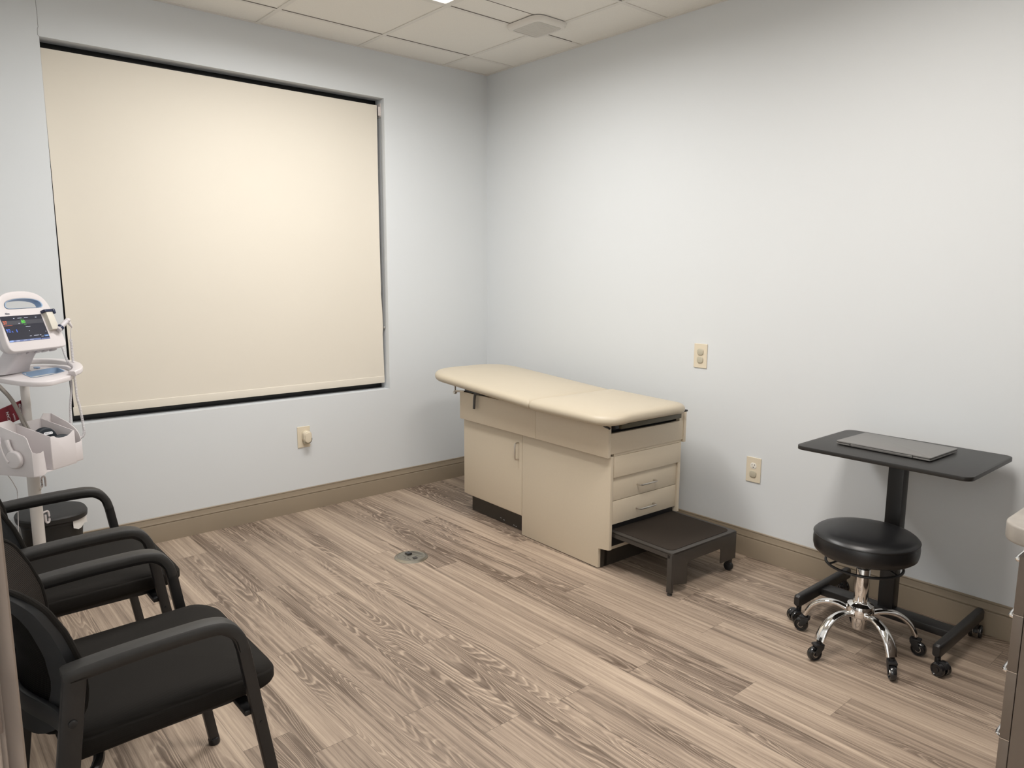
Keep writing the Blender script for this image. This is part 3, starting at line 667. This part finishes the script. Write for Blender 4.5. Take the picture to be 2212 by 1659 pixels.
o = part('countertop', lambda b: prism(b, rrect(CX-.078, -.001, SY+.002, -3.578, [.001, .07, .001, .001], 10), .848, .890, bev=.006, seg=3), 'counter', None)
tag(o, 'mottled grey countertop with a rounded corner over the taupe cabinets', 'countertop')
# ================================================================== GUEST CHAIRS
def make_chair(loc, label):
    t = thing('guest_chair', label, 'chair', loc); t['group'] = 'black mesh guest chairs'
    def side_path(y_):
        pts = [(.245, y_, .0), (.182, y_, .40), (.156, y_, .565), (.140, y_, .602), (.112, y_, .625), (.075, y_, .633), (-.05, y_, .630), (-.205, y_, .622)]
        return pts
    for s_ in (1, -1):
        y_ = s_*.270
        def arm(b):
            P_ = [Vector((.245, y_, .012)), Vector((.182, y_, .40))]+smooth_path([(.156, y_, .565), (.145, y_, .600), (.121, y_, .624), (.085, y_, .634), (-.05, y_, .633), (-.190, y_, .626)], 5)
            sec = rrect(-.011, .011, -.014, .014, .003, 2); sweep(b, P_, sec, up=(0, 1, 0) if False else (1, 0, .3))
        # front leg and arm rail are one bent tube
        part('front_leg', arm, 'blackpowder', t)
        def rear(b):
            P_ = [Vector((-.262, y_, .012)), Vector((-.207, y_, .42)), Vector((-.180, y_, .626))]
            sweep(b, P_, rrect(-.011, .011, -.021, .021, .003, 2), up=(1, 0, .2))
        part('rear_leg', rear, 'blackpowder', t)
        part('foot_cap', lambda b: cyl(b, (.2462, y_, 0), (.243, y_, .022), .0165, 14, .003), 'black', t); part('foot_cap', lambda b: cyl(b, (-.2630, y_, 0), (-.260, y_, .022), .022, 14, .003), 'black', t)
        def pad(b):
            P_ = smooth_path([(.1580, y_, .570), (.1500, y_, .602), (.1260, y_, .634), (.088, y_, .647), (.02, y_, .6485), (-.08, y_, .646), (-.160, y_, .641), (-.203, y_, .637)], 6)
            n_ = len(P_); sec = [(-.0225, -.0145), (-.0240, -.006), (-.0235, .002), (-.019, .007), (-.006, .0085), (.006, .0085), (.019, .007), (.0235, .002), (.0240, -.006), (.0225, -.0145)]
            sc = [(1., 1.) for k in range(n_)]; sc[-1] = (.7, .8); sc[-2] = (.95, 1)
            sweep(b, P_, sec, up=(1, 0, .8), scales=sc)
        part('armrest', pad, 'pad', t, angle=40)
        part('bolt', lambda b: cyl(b, (-.192, y_+s_*.010, .53), (-.192, y_+s_*.0145, .53), .0085, 14, .001), 'black', t); part('bolt', lambda b: cyl(b, (.186, y_+s_*.010, .372), (.186, y_+s_*.013, .372), .004, 10), 'black', t)
    # seat
    def seat(b):
        out0 = rrect(-.205, .235, -.238, .238, [.075, .03, .03, .075], 8); cx = .015; rings = []
        prof = [(.05, -.022), (.016, -.020), (.004, -.010), (.0, .004), (.0, .024), (.0022, .0285), (.0040, .0290), (.0045, .0305), (.009, .0385), (.020, .0440), (.05, .0480), (.10, .0500), (.15, .051)]
        for d_, z_ in prof:
            rr = [max(q_-d_, .004) for q_ in (.075, .03, .03, .075)]
            rings.append([(p[0], p[1], z_) for p in rrect(-.205+d_, .262-d_, -.240+d_, .240-d_, rr, 8)])
        def Z(x_, y_, z_):
            k = max(0, (x_-.14)/.122); zz = .425+z_ + .012*(x_+.2)/.4
            zz -= .020*k*k*(1 if z_ > .0 else .6); zz += .006*(y_/.238)**2
            return zz
        R = [[b.verts.new((p[0], p[1], Z(*p))) for p in r] for r in rings]; n_ = len(R[0])
        for A, B in zip(R, R[1:]):
            for i in range(n_): b.faces.new((A[i], A[(i+1) % n_], B[(i+1) % n_], B[i]))
        mid = [b.verts.new(((p[0]-cx)*.4+cx, p[1]*.4, Z(p[0]*.4, p[1]*.4, .055))) for p in rings[-1]]
        for i in range(n_): b.faces.new((R[-1][i], R[-1][(i+1) % n_], mid[(i+1) % n_], mid[i]))
        b.faces.new(mid); b.faces.new(R[0][::-1])
    part('seat', seat, 'seatfab', t, angle=75)
    def pan(b):
        prism(b, rrect(-.18, .20, -.195, .195, [.06, .03, .03, .06], 6), .394, .412, bev=.004)
        box(b, .155, .185, -.262, .262, .388, .402, bev=.003); 
    part('seat_frame', pan, 'black', t)
    part('rear_stretcher', lambda b: tube(b, smooth_path([(-.222, -.262, .300), (-.190, -.245, .345), (-.14, -.20, .380), (-.13, -.1, .388), (-.13, 0, .388), (-.13, .1, .388), (-.14, .20, .380), (-.190, .245, .345), (-.222, .262, .300)], 5), .0115, 10), 'blackpowder', t)
    # backrest on a curved shell: x as a function of (y, z)
    def X(y_, z_):
        prof = [(.46, -.176), (.52, -.162), (.58, -.156), (.64, -.163), (.70, -.182), (.75, -.206), (.80, -.234)]
        for (za, xa), (zb, xb) in zip(prof, prof[1:]):
            if z_ <= zb or zb == .80:
                x_ = xa+(xb-xa)*(z_-za)/(zb-za); break
        return x_-.080*(1-min(1, abs(y_)/.232)**2.2)
    def outline(d=0.):
        P_ = []
        for p in rrect(-.232+d, .232-d, .462+d, .798-d, [max(.050-d*.6, .01), max(.050-d*.6, .01), max(.085-d*.6, .01), max(.085-d*.6, .01)], 8):
            k = (p[1]-.46)/.34; P_.append((p[0]*(1-.05*max(0, k-.5)), p[1]-.010*(1-(p[0]/.232)**2)*(1 if p[1] > .7 else 0)))
        # add samples on straight runs
        Q = []
        for i in range(len(P_)):
            a_, c_ = P_[i], P_[(i+1) % len(P_)]; L_ = math.hypot(c_[0]-a_[0], c_[1]-a_[1]); k = max(1, int(L_/.022))
            for j in range(k): Q.append((a_[0]+(c_[0]-a_[0])*j/k, a_[1]+(c_[1]-a_[1])*j/k))
        return Q
    O_ = outline(); n_ = len(O_)
    def shell(b, s0, s1, dx0, dx1, steps=8):
        """band of the shell between outline scales s0 (outer) and s1 (inner)"""
        cz = .63
        def pt(k, s_, dx):
            y_ = O_[k][0]*s_; z_ = cz+(O_[k][1]-cz)*s_; return (X(y_, z_)+dx, y_, z_)
        F_ = [[b.verts.new(pt(k, s0+(s1-s0)*j/steps, dx0)) for k in range(n_)] for j in range(steps+1)]
        B_ = [[b.verts.new(pt(k, s0+(s1-s0)*j/steps, dx1)) for k in range(n_)] for j in range(steps+1)]
        for A in (F_, B_):
            for j in range(steps):
                for k in range(n_): b.faces.new((A[j][k], A[j][(k+1) % n_], A[j+1][(k+1) % n_], A[j+1][k]))
        for j in (0, steps):
            for k in range(n_): b.faces.new((F_[j][k], F_[j][(k+1) % n_], B_[j][(k+1) % n_], B_[j][k]))
        if s1 < .1:
            b.faces.new(F_[-1]); b.faces.new(B_[-1])
    bk = part('backrest_mesh', lambda b: shell(b, 1., .02, .004, -.001, 14), 'ribmesh', t, angle=60)
    part('backrest_frame', lambda b: shell(b, .985, .78, -.002, -.020, 4), 'frameplastic', t, angle=50)
    part('rear_mesh', lambda b: shell(b, .80, .02, -.006, -.009, 10), 'dotmesh', bk, angle=60)
    part('edge_trim', lambda b: tube(b, [(X(O_[k][0], O_[k][1])+.001, O_[k][0], O_[k][1]) for k in range(n_)], .006, 8, closed=True, up=(1, 0, 0)), 'seatfab', bk)
    part('back_support', lambda b: [sweep(b, smooth_path([(-.200, s_*.262, .50), (-.200, s_*.235, .505), (-.215, s_*.19, .515), (-.25, s_*.10, .52), (-.262, 0, .52)], 4), rrect(-.006, .006, -.022, .022, .003, 2)) for s_ in (-1, 1)], 'frameplastic', t)
    return t
ch = make_chair((-2.850, -2.175, 0), 'black mesh-back armchair nearest the camera, at the bottom left corner')
dup(ch, (-2.842, -1.395, 0), 0, 'black mesh-back armchair behind the nearest one, closer to the window wall')
# ================================================================== WASTE BIN
t = thing('waste_bin', 'small black lidded waste bin behind the monitor stand with white liner showing', 'bin', (-2.738, -.168, 0))
def ell(a, c, z, n=48): return [(a*abs(math.cos(q))**.8*(1 if math.cos(q) > 0 else -1), c*abs(math.sin(q))**.8*(1 if math.sin(q) > 0 else -1), z) for q in [2*PI*k/n for k in range(n)]]
def loft(b, rings, cap0=True, cap1=True):
    R = [[b.verts.new(p) for p in r] for r in rings]; n_ = len(R[0])
    for A, B in zip(R, R[1:]):
        for i in range(n_): b.faces.new((A[i], A[(i+1) % n_], B[(i+1) % n_], B[i]))
    if cap0: b.faces.new(R[0][::-1])
    if cap1: b.faces.new(R[-1])
part('bin_body', lambda b: loft(b, [ell(.098, .095, 0), ell(.100, .097, .004), ell(.124, .120, .270), ell(.128, .124, .272), ell(.128, .124, .285)]), 'bin', t)
part('bin_lid', lambda b: loft(b, [ell(.130, .126, .284), ell(.142, .138, .292), ell(.144, .140, .312), ell(.140, .136, .3195), ell(.125, .122, .322), ell(.06, .06, .3235)]), 'bin', t)
def liner(b):
    rr = random.Random(3)
    V = []
    for i in range(9):
        a = math.radians(-62+i*10); row = []
        for j in range(5):
            k = j/4; rad = .1385+.003*math.sin(i*1.9)*k+rr.uniform(-.001, .002); row.append(b.verts.new((rad*math.cos(a), (rad-.004)*math.sin(a), .292-k*(.030+.022*abs(math.sin(i*.8+.4))))))
        V.append(row)
    for i in range(8):
        for j in range(4): b.faces.new((V[i][j], V[i+1][j], V[i+1][j+1], V[i][j+1]))
part('bin_liner', liner, 'bag', t)
# ================================================================== MONITOR STAND
PX, PY = -2.831, -.470; RZ = math.atan2(.6, .8)
t = thing('monitor_stand', 'white rolling stand with a round pole, tray and storage basket near the window', 'stand', (PX, PY, 0), RZ)
part('pole', lambda b: (cyl(b, (0, 0, .57), (0, 0, .984), .0165, 28), cyl(b, (0, 0, .05), (0, 0, .600), .0235, 32, .003)), 'pole', t)
def star(b):
    cyl(b, (0, 0, .045), (0, 0, .085), .045, 24, .006)
    for k in range(5):
        a = math.radians(-127+72*k); sweep(b, [(.02*math.cos(a), .02*math.sin(a), .066), (.10*math.cos(a), .10*math.sin(a), .062), (.175*math.cos(a), .175*math.sin(a), .056)], rrect(-.016, .016, -.009, .009, .004, 3))
part('base_star', star, 'pole', t)
for k in range(5):
    a = math.radians(-127+72*k); swivel_caster(t, .170*math.cos(a), .170*math.sin(a), a+.8, .022, .052, twin=True)
for z_ in (.557, .400):
    part('cord_hook', lambda b: tube(b, smooth_path([(.020, -.008, z_-.040), (.030, -.010, z_-.040), (.030, -.010, z_-.008), (.038, -.010, z_), (.047, -.010, z_-.006), (.048, -.010, z_-.045)] if z_ > .5 else [(.020, -.010, z_+.002), (.034, -.010, z_+.004), (.048, -.010, z_-.002), (.050, -.010, z_-.040), (.042, -.010, z_-.048), (.033, -.010, z_-.040), (.032, -.010, z_-.010)], 4), .0042, 8), 'med', t)
part('pole_screw', lambda b: ball(b, (.006, -.0235, .513), .006, (1, .5, 1), 12), 'steel', t)
Rinv = Matrix.Rotation(-RZ, 4, 'Z')
def W(x_, y_, z_): return Rinv @ Vector((x_, y_, z_))
def trayz(y_): return .985+(y_+.2)*.07
def tray(b):
    pts = [(-.115, .06), (-.083, -.03), (-.053, -.082), (-.023, -.128), (.02, -.162), (.07, -.165), (.113, -.130), (.160, -.08), (.175, -.02), (.176, .05), (.15, .15), (.09, .185), (-.03, .17), (-.10, .12)]
    pts = [tuple(p)[:2] for p in smooth_path([(p[0], p[1], 0) for p in pts], 4, closed=True)]
    hole = [(.004, .045), (.006, .0), (.020, -.062), (.034, -.070), (.09, -.036), (.144, .012), (.150, .03), (.143, .09), (.137, .108), (.120, .112), (.085, .095), (.03, .062)]
    q = bmesh.new(); prism(q, pts, -.021, 0, holes=[hole], bev=.004)
    for v in q.verts: v.co.z += trayz(v.co.y)
    put(b, q, Rinv)
tr = part('tray', tray, 'med', t, angle=45)
def trayrim(b):
    hole = smooth_path([(.004, .045, 0), (.006, .0, 0), (.020, -.062, 0), (.034, -.070, 0), (.09, -.036, 0), (.144, .012, 0), (.150, .03, 0), (.143, .09, 0), (.137, .108, 0), (.120, .112, 0), (.085, .095, 0), (.03, .062, 0)], 3, closed=True)
    q = bmesh.new(); A = []
    for dz, s_ in ((.001, 1.03), (.001, .97), (-.022, .95)):
        A.append([q.verts.new((.077+(p.x-.077)*s_, .02+(p.y-.02)*s_, trayz(p.y)+dz)) for p in hole])
    n_ = len(hole)
    for B, C_ in zip(A, A[1:]):
        for i in range(n_): q.faces.new((B[i], B[(i+1) % n_], C_[(i+1) % n_], C_[i]))
    put(b, q, Rinv)
part('grip_insert', trayrim, 'blue', tr, 'pale blue grip insert')
part('release_button', lambda b: prism(b, [(.10+.012*math.cos(a), .158+.022*math.sin(a)) for a in [2*PI*k/20 for k in range(20)]], trayz(.16)-.002, trayz(.16)+.003, Rinv @ Matrix.Translation((-.032, -.02, 0)), bev=.001), 'blue', tr, 'pale blue button')
def wing(b):
    pts = smooth_path([(-.06, .30, 1.012), (.03, .335, 1.018), (.11, .31, 1.020), (.17, .22, 1.020), (.197, .10, 1.018), (.197, .0, 1.014), (.182, -.065, 1.008), (.160, -.085, 1.000)], 6)
    sweep(b, [W(*p) for p in pts], rrect(-.020, .020, -.011, .011, .005, 3), scales=[(1.-.35*abs(k/len(pts)-.6), 1) for k in range(len(pts))])
    pts = smooth_path([(-.06, .17, 1.0), (.04, .19, 1.004), (.11, .16, 1.006), (.165, .08, 1.006), (.18, .0, 1.002)], 5)
    sweep(b, [W(*p) for p in pts], rrect(-.010, .010, -.012, .012, .004, 3))
part('cable_wrap', wing, 'med', tr, angle=45)
def neck(b):
    R = []
    for z_, hw, d0, d1 in ((1.004, .080, .040, .125), (1.012, .066, .034, .12), (1.03, .054, .018, .11), (1.07, .050, -.010, .08), (1.10, .056, -.030, .05)):
        R.append([tuple(p[:2])+(z_,) for p in rrect(.012-hw, .012+hw, d0, d1, .02, 4)])
    loft(b, R)
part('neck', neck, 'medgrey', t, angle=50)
# basket
WT = .0028
def wall_poly(b, pts, base, xdir, ydir, th=WT): prism(b, pts, -th/2, th/2, frame_mt(base, xdir, ydir), bev=.0008)
def basket(b):
    zb = .632
    # bin walls running front to back (local y,z)
    prof = [(-.190, zb), (-.190, .768), (-.03, .812), (-.03, zb)]
    for a in (-.086, .035): wall_poly(b, prof, (a, 0, 0), (0, 1, 0), (0, 0, 1))
    # front of the middle bin with a scooped rim
    sc = [(-.086, zb), (.035, zb), (.035, .770), (.026, .768), (.016, .762), (.002, .755), (-.020, .7525), (-.045, .7545), (-.058, .759), (-.068, .7665), (-.086, .768)]
    wall_poly(b, sc, (0, -.190, 0), (1, 0, 0), (0, 0, 1))
    # back wall
    wall_poly(b, [(-.19, zb), (.09, zb), (.09, .822), (.05, .830), (.035, .812), (-.086, .812), (-.11, .832), (-.19, .832)], (0, -.029, 0), (1, 0, 0), (0, 0, 1))
    # right compartment
    wall_poly(b, [(-.172, zb), (-.172, .712), (-.162, .745), (-.145, .766), (-.11, .790), (-.03, .824), (-.03, zb)], (.088, 0, 0), (0, 1, 0), (0, 0, 1))
    wall_poly(b, [(.035, zb), (.088, zb), (.088, .716), (.075, .710), (.035, .708)], (0, -.173, 0), (1, 0, 0), (0, 0, 1))
    # left compartment with the stepped side
    wall_poly(b, [(-.205, zb), (-.205, .730), (-.198, .745), (-.186, .782), (-.174, .792), (-.10, .815), (-.03, .838), (-.03, zb)], (-.19, 0, 0), (0, 1, 0), (0, 0, 1))
    R = [(-.19, -.205), (-.178, -.213), (-.158, -.214), (-.138, -.205), (-.118, -.192)]
    q = bmesh.new(); V = []
    for (xx, yy), zt in zip(R, (.730, .722, .720, .722, .640)):
        V.append([q.verts.new((xx, yy+dy, z_)) for dy in (0, WT) for z_ in (zb, zt)])
    for A, B in zip(V, V[1:]):
        q.faces.new((A[0], A[1], B[1], B[0])); q.faces.new((A[2], B[2], B[3], A[3])); q.faces.new((A[1], A[3], B[3], B[1]))
    put(b, q)
    prism(b, [(-.19, -.203), (-.178, -.212), (-.158, -.213), (-.138, -.204), (-.118, -.190), (.035, -.190), (.035, -.173), (.088, -.173), (.088, -.03), (-.19, -.03)], zb-.003, zb)
bs = part('basket', basket, 'med', t, angle=40)
part('basket_screw', lambda b: (ball(b, (.060, -.033, .795), .005, (1, .6, 1), 10), ball(b, (-.04, -.033, .800), .005, (1, .6, 1), 10)), 'steel', bs)
def holder(b):
    q = bmesh.new(); pts = [(.036*math.cos(a), .036*math.sin(a)) for a in [2*PI*k/36 for k in range(36)]]
    prism(q, pts, 0, .020, bev=.007, seg=4); put(b, q, frame_mt((-.192, -.132, .699), (0, -1, 0), (0, 0, 1)))
    tube(b, smooth_path([(-.200, -.125, .725), (-.203, -.113, .750), (-.204, -.107, .776)], 4), .0085, 10, up=(1, 0, 0))
    tube(b, smooth_path([(-.200, -.070, .783), (-.206, -.076, .76), (-.211, -.092, .722), (-.213, -.108, .697), (-.213, -.116, .690)], 4), .004, 8, up=(1, 0, 0))
part('probe_holder', holder, 'med', bs, 'round white probe holder')
# cords and hoses
def coil(b, path, rad, wr, pitch, up=(0, 1, 0)):
    P_ = smooth_path(path, 10); L_ = [0]
    for a, c_ in zip(P_, P_[1:]): L_.append(L_[-1]+(c_-a).length)
    tot = L_[-1]; turns = tot/pitch; n_ = int(turns*9); out = []; j = 0
    for i in range(n_+1):
        s_ = tot*i/n_
        while j < len(L_)-2 and L_[j+1] < s_: j += 1
        f_ = (s_-L_[j])/max(1e-9, L_[j+1]-L_[j]); p = P_[j].lerp(P_[j+1], f_); tdir = (P_[j+1]-P_[j]).normalized()
        sd = tdir.cross(Vector((0, 1, 0)))
        if sd.length < .1: sd = Vector((1, 0, 0))
        sd.normalize(); ud = sd.cross(tdir); a = 2*PI*turns*i/n_; out.append(p+sd*math.cos(a)*rad+ud*math.sin(a)*rad)
    tube(b, out, wr, 5)
cA = [(.207, -.05, 1.130), (.208, -.05, 1.06), (.208, -.05, .985), (.212, -.05, .921), (.214, -.05, .872), (.224, -.05, .826), (.231, -.05, .776), (.236, -.05, .725), (.227, -.055, .701), (.201, -.06, .693), (.185, -.06, .700)]
cB = [(.179, -.03, 1.1), (.187, -.03, 1.07), (.199, -.03, 1.034), (.208, -.03, 1.007), (.211, -.03, .975), (.21, -.03, .936), (.207, -.03, .903), (.194, -.03, .841), (.190, -.03, .793), (.183, -.03, .750)]
# ================================================================== VITAL SIGNS MONITOR
mo = thing('vital_signs_monitor', 'white vital signs monitor with lit screen and carry handle on the stand', 'medical monitor', (PX, PY, 0), RZ)
TL = math.radians(20)
FM = frame_mt((.034, -.066, 1.105), (1, 0, 0), (0, math.sin(TL), math.cos(TL)))   # face frame: x across, y up the face, z toward the viewer
def dome(s_=1., d=0.):
    pts = [(-.144, .05), (-.1435, .024), (-.1385, .009), (-.126, .001), (-.10, 0), (-.03, 0), (.04, 0), (.105, 0), (.126, .0025), (.1345, .012), (.1365, .028), (.136, .05), (.132, .10), (.127, .165), (.118, .200), (.100, .226), (.070, .243), (.03, .251), (-.03, .251), (-.070, .243), (-.100, .226), (-.118, .200), (-.129, .165), (-.137, .10)]
    P_ = smooth_path([(p[0], p[1], 0) for p in pts], 2, closed=True); cx, cy = 0, .12
    return [(p.x*(1-d/.137), cy+(p.y-cy)*(1-d/.125)) for p in P_]
hh = [(p.x, p.y) for p in smooth_path([(-.088, .192, 0), (-.084, .181, 0), (-.06, .178, 0), (0, .178, 0), (.06, .178, 0), (.084, .181, 0), (.088, .192, 0), (.078, .206, 0), (.045, .216, 0), (0, .219, 0), (-.045, .216, 0), (-.078, .206, 0)], 3, closed=True)]
hs = part('housing', lambda b: prism(b, dome(), -.030, 0, FM, holes=[hh], bev=.005, seg=3), 'med', mo, angle=45)
def rear(b):
    q = bmesh.new(); R = []
    for d_, z_ in ((.004, -.029), (.006, -.045), (.018, -.065), (.035, -.078), (.06, -.080)):
        R.append([q.verts.new((p[0], min(p[1], .172), z_)) for p in dome(d=d_)])
    n_ = len(R[0])
    for A, B in zip(R, R[1:]):
        for i in range(n_): q.faces.new((A[i], A[(i+1) % n_], B[(i+1) % n_], B[i]))
    q.faces.new(R[0][::-1]); q.faces.new(R[-1]); put(b, q, FM)
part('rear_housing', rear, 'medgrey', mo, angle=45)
def hrim(b):
    q = bmesh.new(); A = [[q.verts.new((p[0]*s_, .197+(p[1]-.197)*s_, z_)) for p in hh] for s_, z_ in ((1.015, .0008), (.96, .0004), (.94, -.028), (.98, -.031))]
    n_ = len(hh)
    for B, C_ in zip(A, A[1:]):
        for i in range(n_): q.faces.new((B[i], B[(i+1) % n_], C_[(i+1) % n_], C_[i]))
    put(b, q, FM)
part('handle_insert', hrim, 'blue', hs, 'pale blue handle insert')
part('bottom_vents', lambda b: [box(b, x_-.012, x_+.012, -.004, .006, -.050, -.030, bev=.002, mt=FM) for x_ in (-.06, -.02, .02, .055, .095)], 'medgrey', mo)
sx0, sx1, sy0, sy1 = -.131, .063, .040, .148
sc_ = part('screen', lambda b: (box(b, sx0, sx1, sy0, sy1, -.001, .0008, mt=FM)), 'screen', mo)
def sbox(name, m_, *a): b = bmesh.new(); box(b, *a, mt=FM); return obj(name, b, m_, sc_)
sbox('screen_band', 'e_band', sx0, sx1, .111, .128, .0008, .0009)
sbox('tab_bar', 'e_bar', sx0, .018, .0405, .0475, .0008, .0010)
sbox('tab', 'e_tab', sx0, -.113, .0405, .0475, .0010, .0012)
sbox('button', 'e_btn', .040, .0615, .0515, .0585, .0008, .0010)
sbox('status_bar', 'e_bar', .020, sx1, .0405, .0455, .0008, .0009)
def sx(s_, size, m_, x_, y_, name='screen_text'): return text(s_, size, m_, sc_, FM @ Matrix.Translation((x_, y_, .0011)), name, .0001)
sx('80', .0185, 'e_green', -.044, .1205); sx('37', .0185, 'e_orange', -.1285, .1205); sx('92', .0195, 'e_blue', -.127, .087); sx('%', .009, 'e_blue', -.1035, .0825)
sbox('screen_dash', 'e_green', -.045, -.028, .1312, .1320, .0011, .0012); sbox('screen_dash', 'e_green', -.036, -.024, .1090, .1098, .0011, .0012)
sbox('screen_dash', 'e_orange', -.130, -.090, .1085, .1093, .0011, .0012); sbox('screen_dash', 'e_blue', -.082, -.078, .079, .091, .0011, .0012)
sbox('screen_dash', 'e_white', -.032, -.010, .099, .1008, .0011, .0012)
for a in ((-.075, -.069, .1360, .1385), (-.055, -.036, .1365, .1380), (-.024, -.006, .1365, .1380), (.028, .036, .1355, .1380), (-.060, -.053, .114, .1165), (-.024, -.021, .080, .082), (.053, .056, .072, .074), (-.030, -.021, .0585, .0605), (-.010, .014, .0590, .0608), (.018, .026, .0590, .0608), (.024, .035, .0525, .0545), (-.100, -.084, .0430, .0448), (-.066, -.050, .0430, .0448), (-.036, -.018, .0430, .0448), (.045, .057, .0540, .0558)):
    sbox('screen_glyph', 'e_white', a[0], a[1], a[2], a[3], .0011, .0013)
text('Allyn', .0105, 'navy', mo, FM @ Matrix.Translation((-.103, .158, .0004)), 'maker_mark')
# thermometer well and probe
part('probe_cover_box', lambda b: (box(b, .073, .108, .074, .158, -.012, .020, bev=.003, mt=FM)), 'boxwhite', mo, 'off-white probe cover box')
part('cover_box_cap', lambda b: (box(b, .066, .106, .150, .162, -.008, .024, bev=.002, mt=FM), box(b, .106, .118, .140, .163, -.008, .026, bev=.004, mt=FM)), 'navy', mo, 'navy cap')
part('box_print', lambda b: (box(b, .074, .088, .136, .1385, .018, .0184, mt=FM), box(b, .076, .086, .128, .130, .018, .0184, mt=FM)), 'navy', mo)
P0 = Vector((.138, -.055, 1.176)); P1 = Vector((.186, -.058, 1.212))
pr_ = part('thermometer_probe', lambda b: cyl(b, P0, P1, .0125, 20, .003, .0095), 'medgrey', mo, 'grey thermometer probe with a navy ring')
part('probe_ring', lambda b: cyl(b, P0.lerp(P1, .18), P0.lerp(P1, .34), .0138, 20), 'navy', pr_)
part('probe_cap', lambda b: (ball(b, P1+Vector((.004, 0, .002)), .0115, (1, 1, .8), 14), cyl(b, P1+Vector((.004, 0, -.002)), P1+Vector((.024, 0, -.030)), .0085, 12, .001, .004)), 'med', pr_)
part('probe_cord', lambda b: (coil(b, cA, .0046, .0016, .0050), tube(b, smooth_path([P1+Vector((.022, 0, -.028)), (.204, -.053, 1.155), (.207, -.05, 1.130)], 4), .0016, 6)), 'cord', mo)
part('sensor_cord', lambda b: (coil(b, cB, .0044, .0015, .0046), tube(b, smooth_path([(.155, -.035, 1.107), (.172, -.035, 1.112), (.179, -.03, 1.1)], 4), .0017, 6)), 'cord', mo)
part('pressure_hose', lambda b: (tube(b, smooth_path([(-.20, .03, 1.06), (-.150, .0, 1.0), (-.098, -.022, .925), (-.075, -.035, .858), (-.066, -.05, .803), (-.062, -.07, .760)], 6), .0062, 10), tube(b, smooth_path([(-.19, .03, 1.06), (-.138, .0, 1.0), (-.089, -.022, .922), (-.066, -.035, .855), (-.054, -.05, .803), (-.050, -.07, .760)], 6), .0045, 10)), 'tube', mo, angle=60)
part('power_cord', lambda b: tube(b, smooth_path([(-.16, .02, .70), (-.119, .01, .620), (-.096, .01, .581), (-.079, .01, .545), (-.073, .01, .519), (-.080, .01, .42), (-.090, .01, .30), (-.09, .02, .11), (-.10, .05, .012), (-.25, .10, .005)], 6), .0016, 6), 'cord', mo)
# cuffs
def roll(b, a, c_, th, L_, mt):
    q = bmesh.new(); prism(q, [(a*math.cos(k*PI/18), c_*math.sin(k*PI/18)) for k in range(36)], -L_/2, L_/2, bev=.008, seg=3); put(b, q, mt)
cu = thing('blood_pressure_cuff', 'dark blue blood pressure cuff with white label standing in the stand basket', 'cuff', (PX, PY, 0), RZ, None)
part('cuff_wrap', lambda b: roll(b, .050, .060, 0, .030, frame_mt((-.030, -.105, .730), (.97, -.24, 0), (0, 0, 1))), 'cuff', cu)
lm = frame_mt((-.040, -.1215, .7660), (.97, -.24, 0), (.09, .36, .92))
lb = part('cuff_label', lambda b: prism(b, rrect(-.006, .030, -.0055, .0055, .005, 4), 0, .0015, lm), 'label', cu)
text('ADULT 11', .0068, 'navy', lb, lm @ Matrix.Translation((-.003, 0, .0016)), 'lettering', .0001)
cu2 = part('blood_pressure_cuff', lambda b: roll(b, .030, .015, 0, .028, frame_mt((-.004, -.158, .742), (1, -.3, .0), (0, .5, .87))), 'cuff', None)
cu2.location = (PX, PY, 0); cu2.rotation_euler = (0, 0, RZ); tag(cu2, 'black folded cuff at the front of the stand basket', 'cuff')
rc = thing('blood_pressure_cuff', 'crimson cuff with white lettering leaning behind the stand pole', 'cuff', (PX, PY, 0), RZ)
rmt = frame_mt((-.095, .020, .838), (1, 0, .20), (-.20, 0, 1)); rmt = Matrix.Translation((-.0, 0, 0)) @ rmt
part('cuff_wrap', lambda b: prism(b, rrect(-.10, .105, -.036, .036, .004), -.006, .006, rmt, bev=.003), 'red', rc)
rl = part('cuff_label', lambda b: prism(b, rrect(.078, .088, -.028, .028, .005, 4), .006, .0068, rmt), 'label', rc)
text('CHILD 9', .0085, 'red', rl, rmt @ Matrix.Translation((.083, .020, .0069)) @ Matrix.Rotation(-PI/2, 4, 'Z'), 'lettering', .0001)
text('SCAN', .018, 'label', rc, rmt @ Matrix.Translation((.020, -.030, .0065)) @ Matrix.Rotation(PI/2, 4, 'Z'), 'lettering', .0001)
text('Child 9', .010, 'label', rc, rmt @ Matrix.Translation((.045, -.030, .0065)) @ Matrix.Rotation(PI/2, 4, 'Z'), 'lettering', .0001)
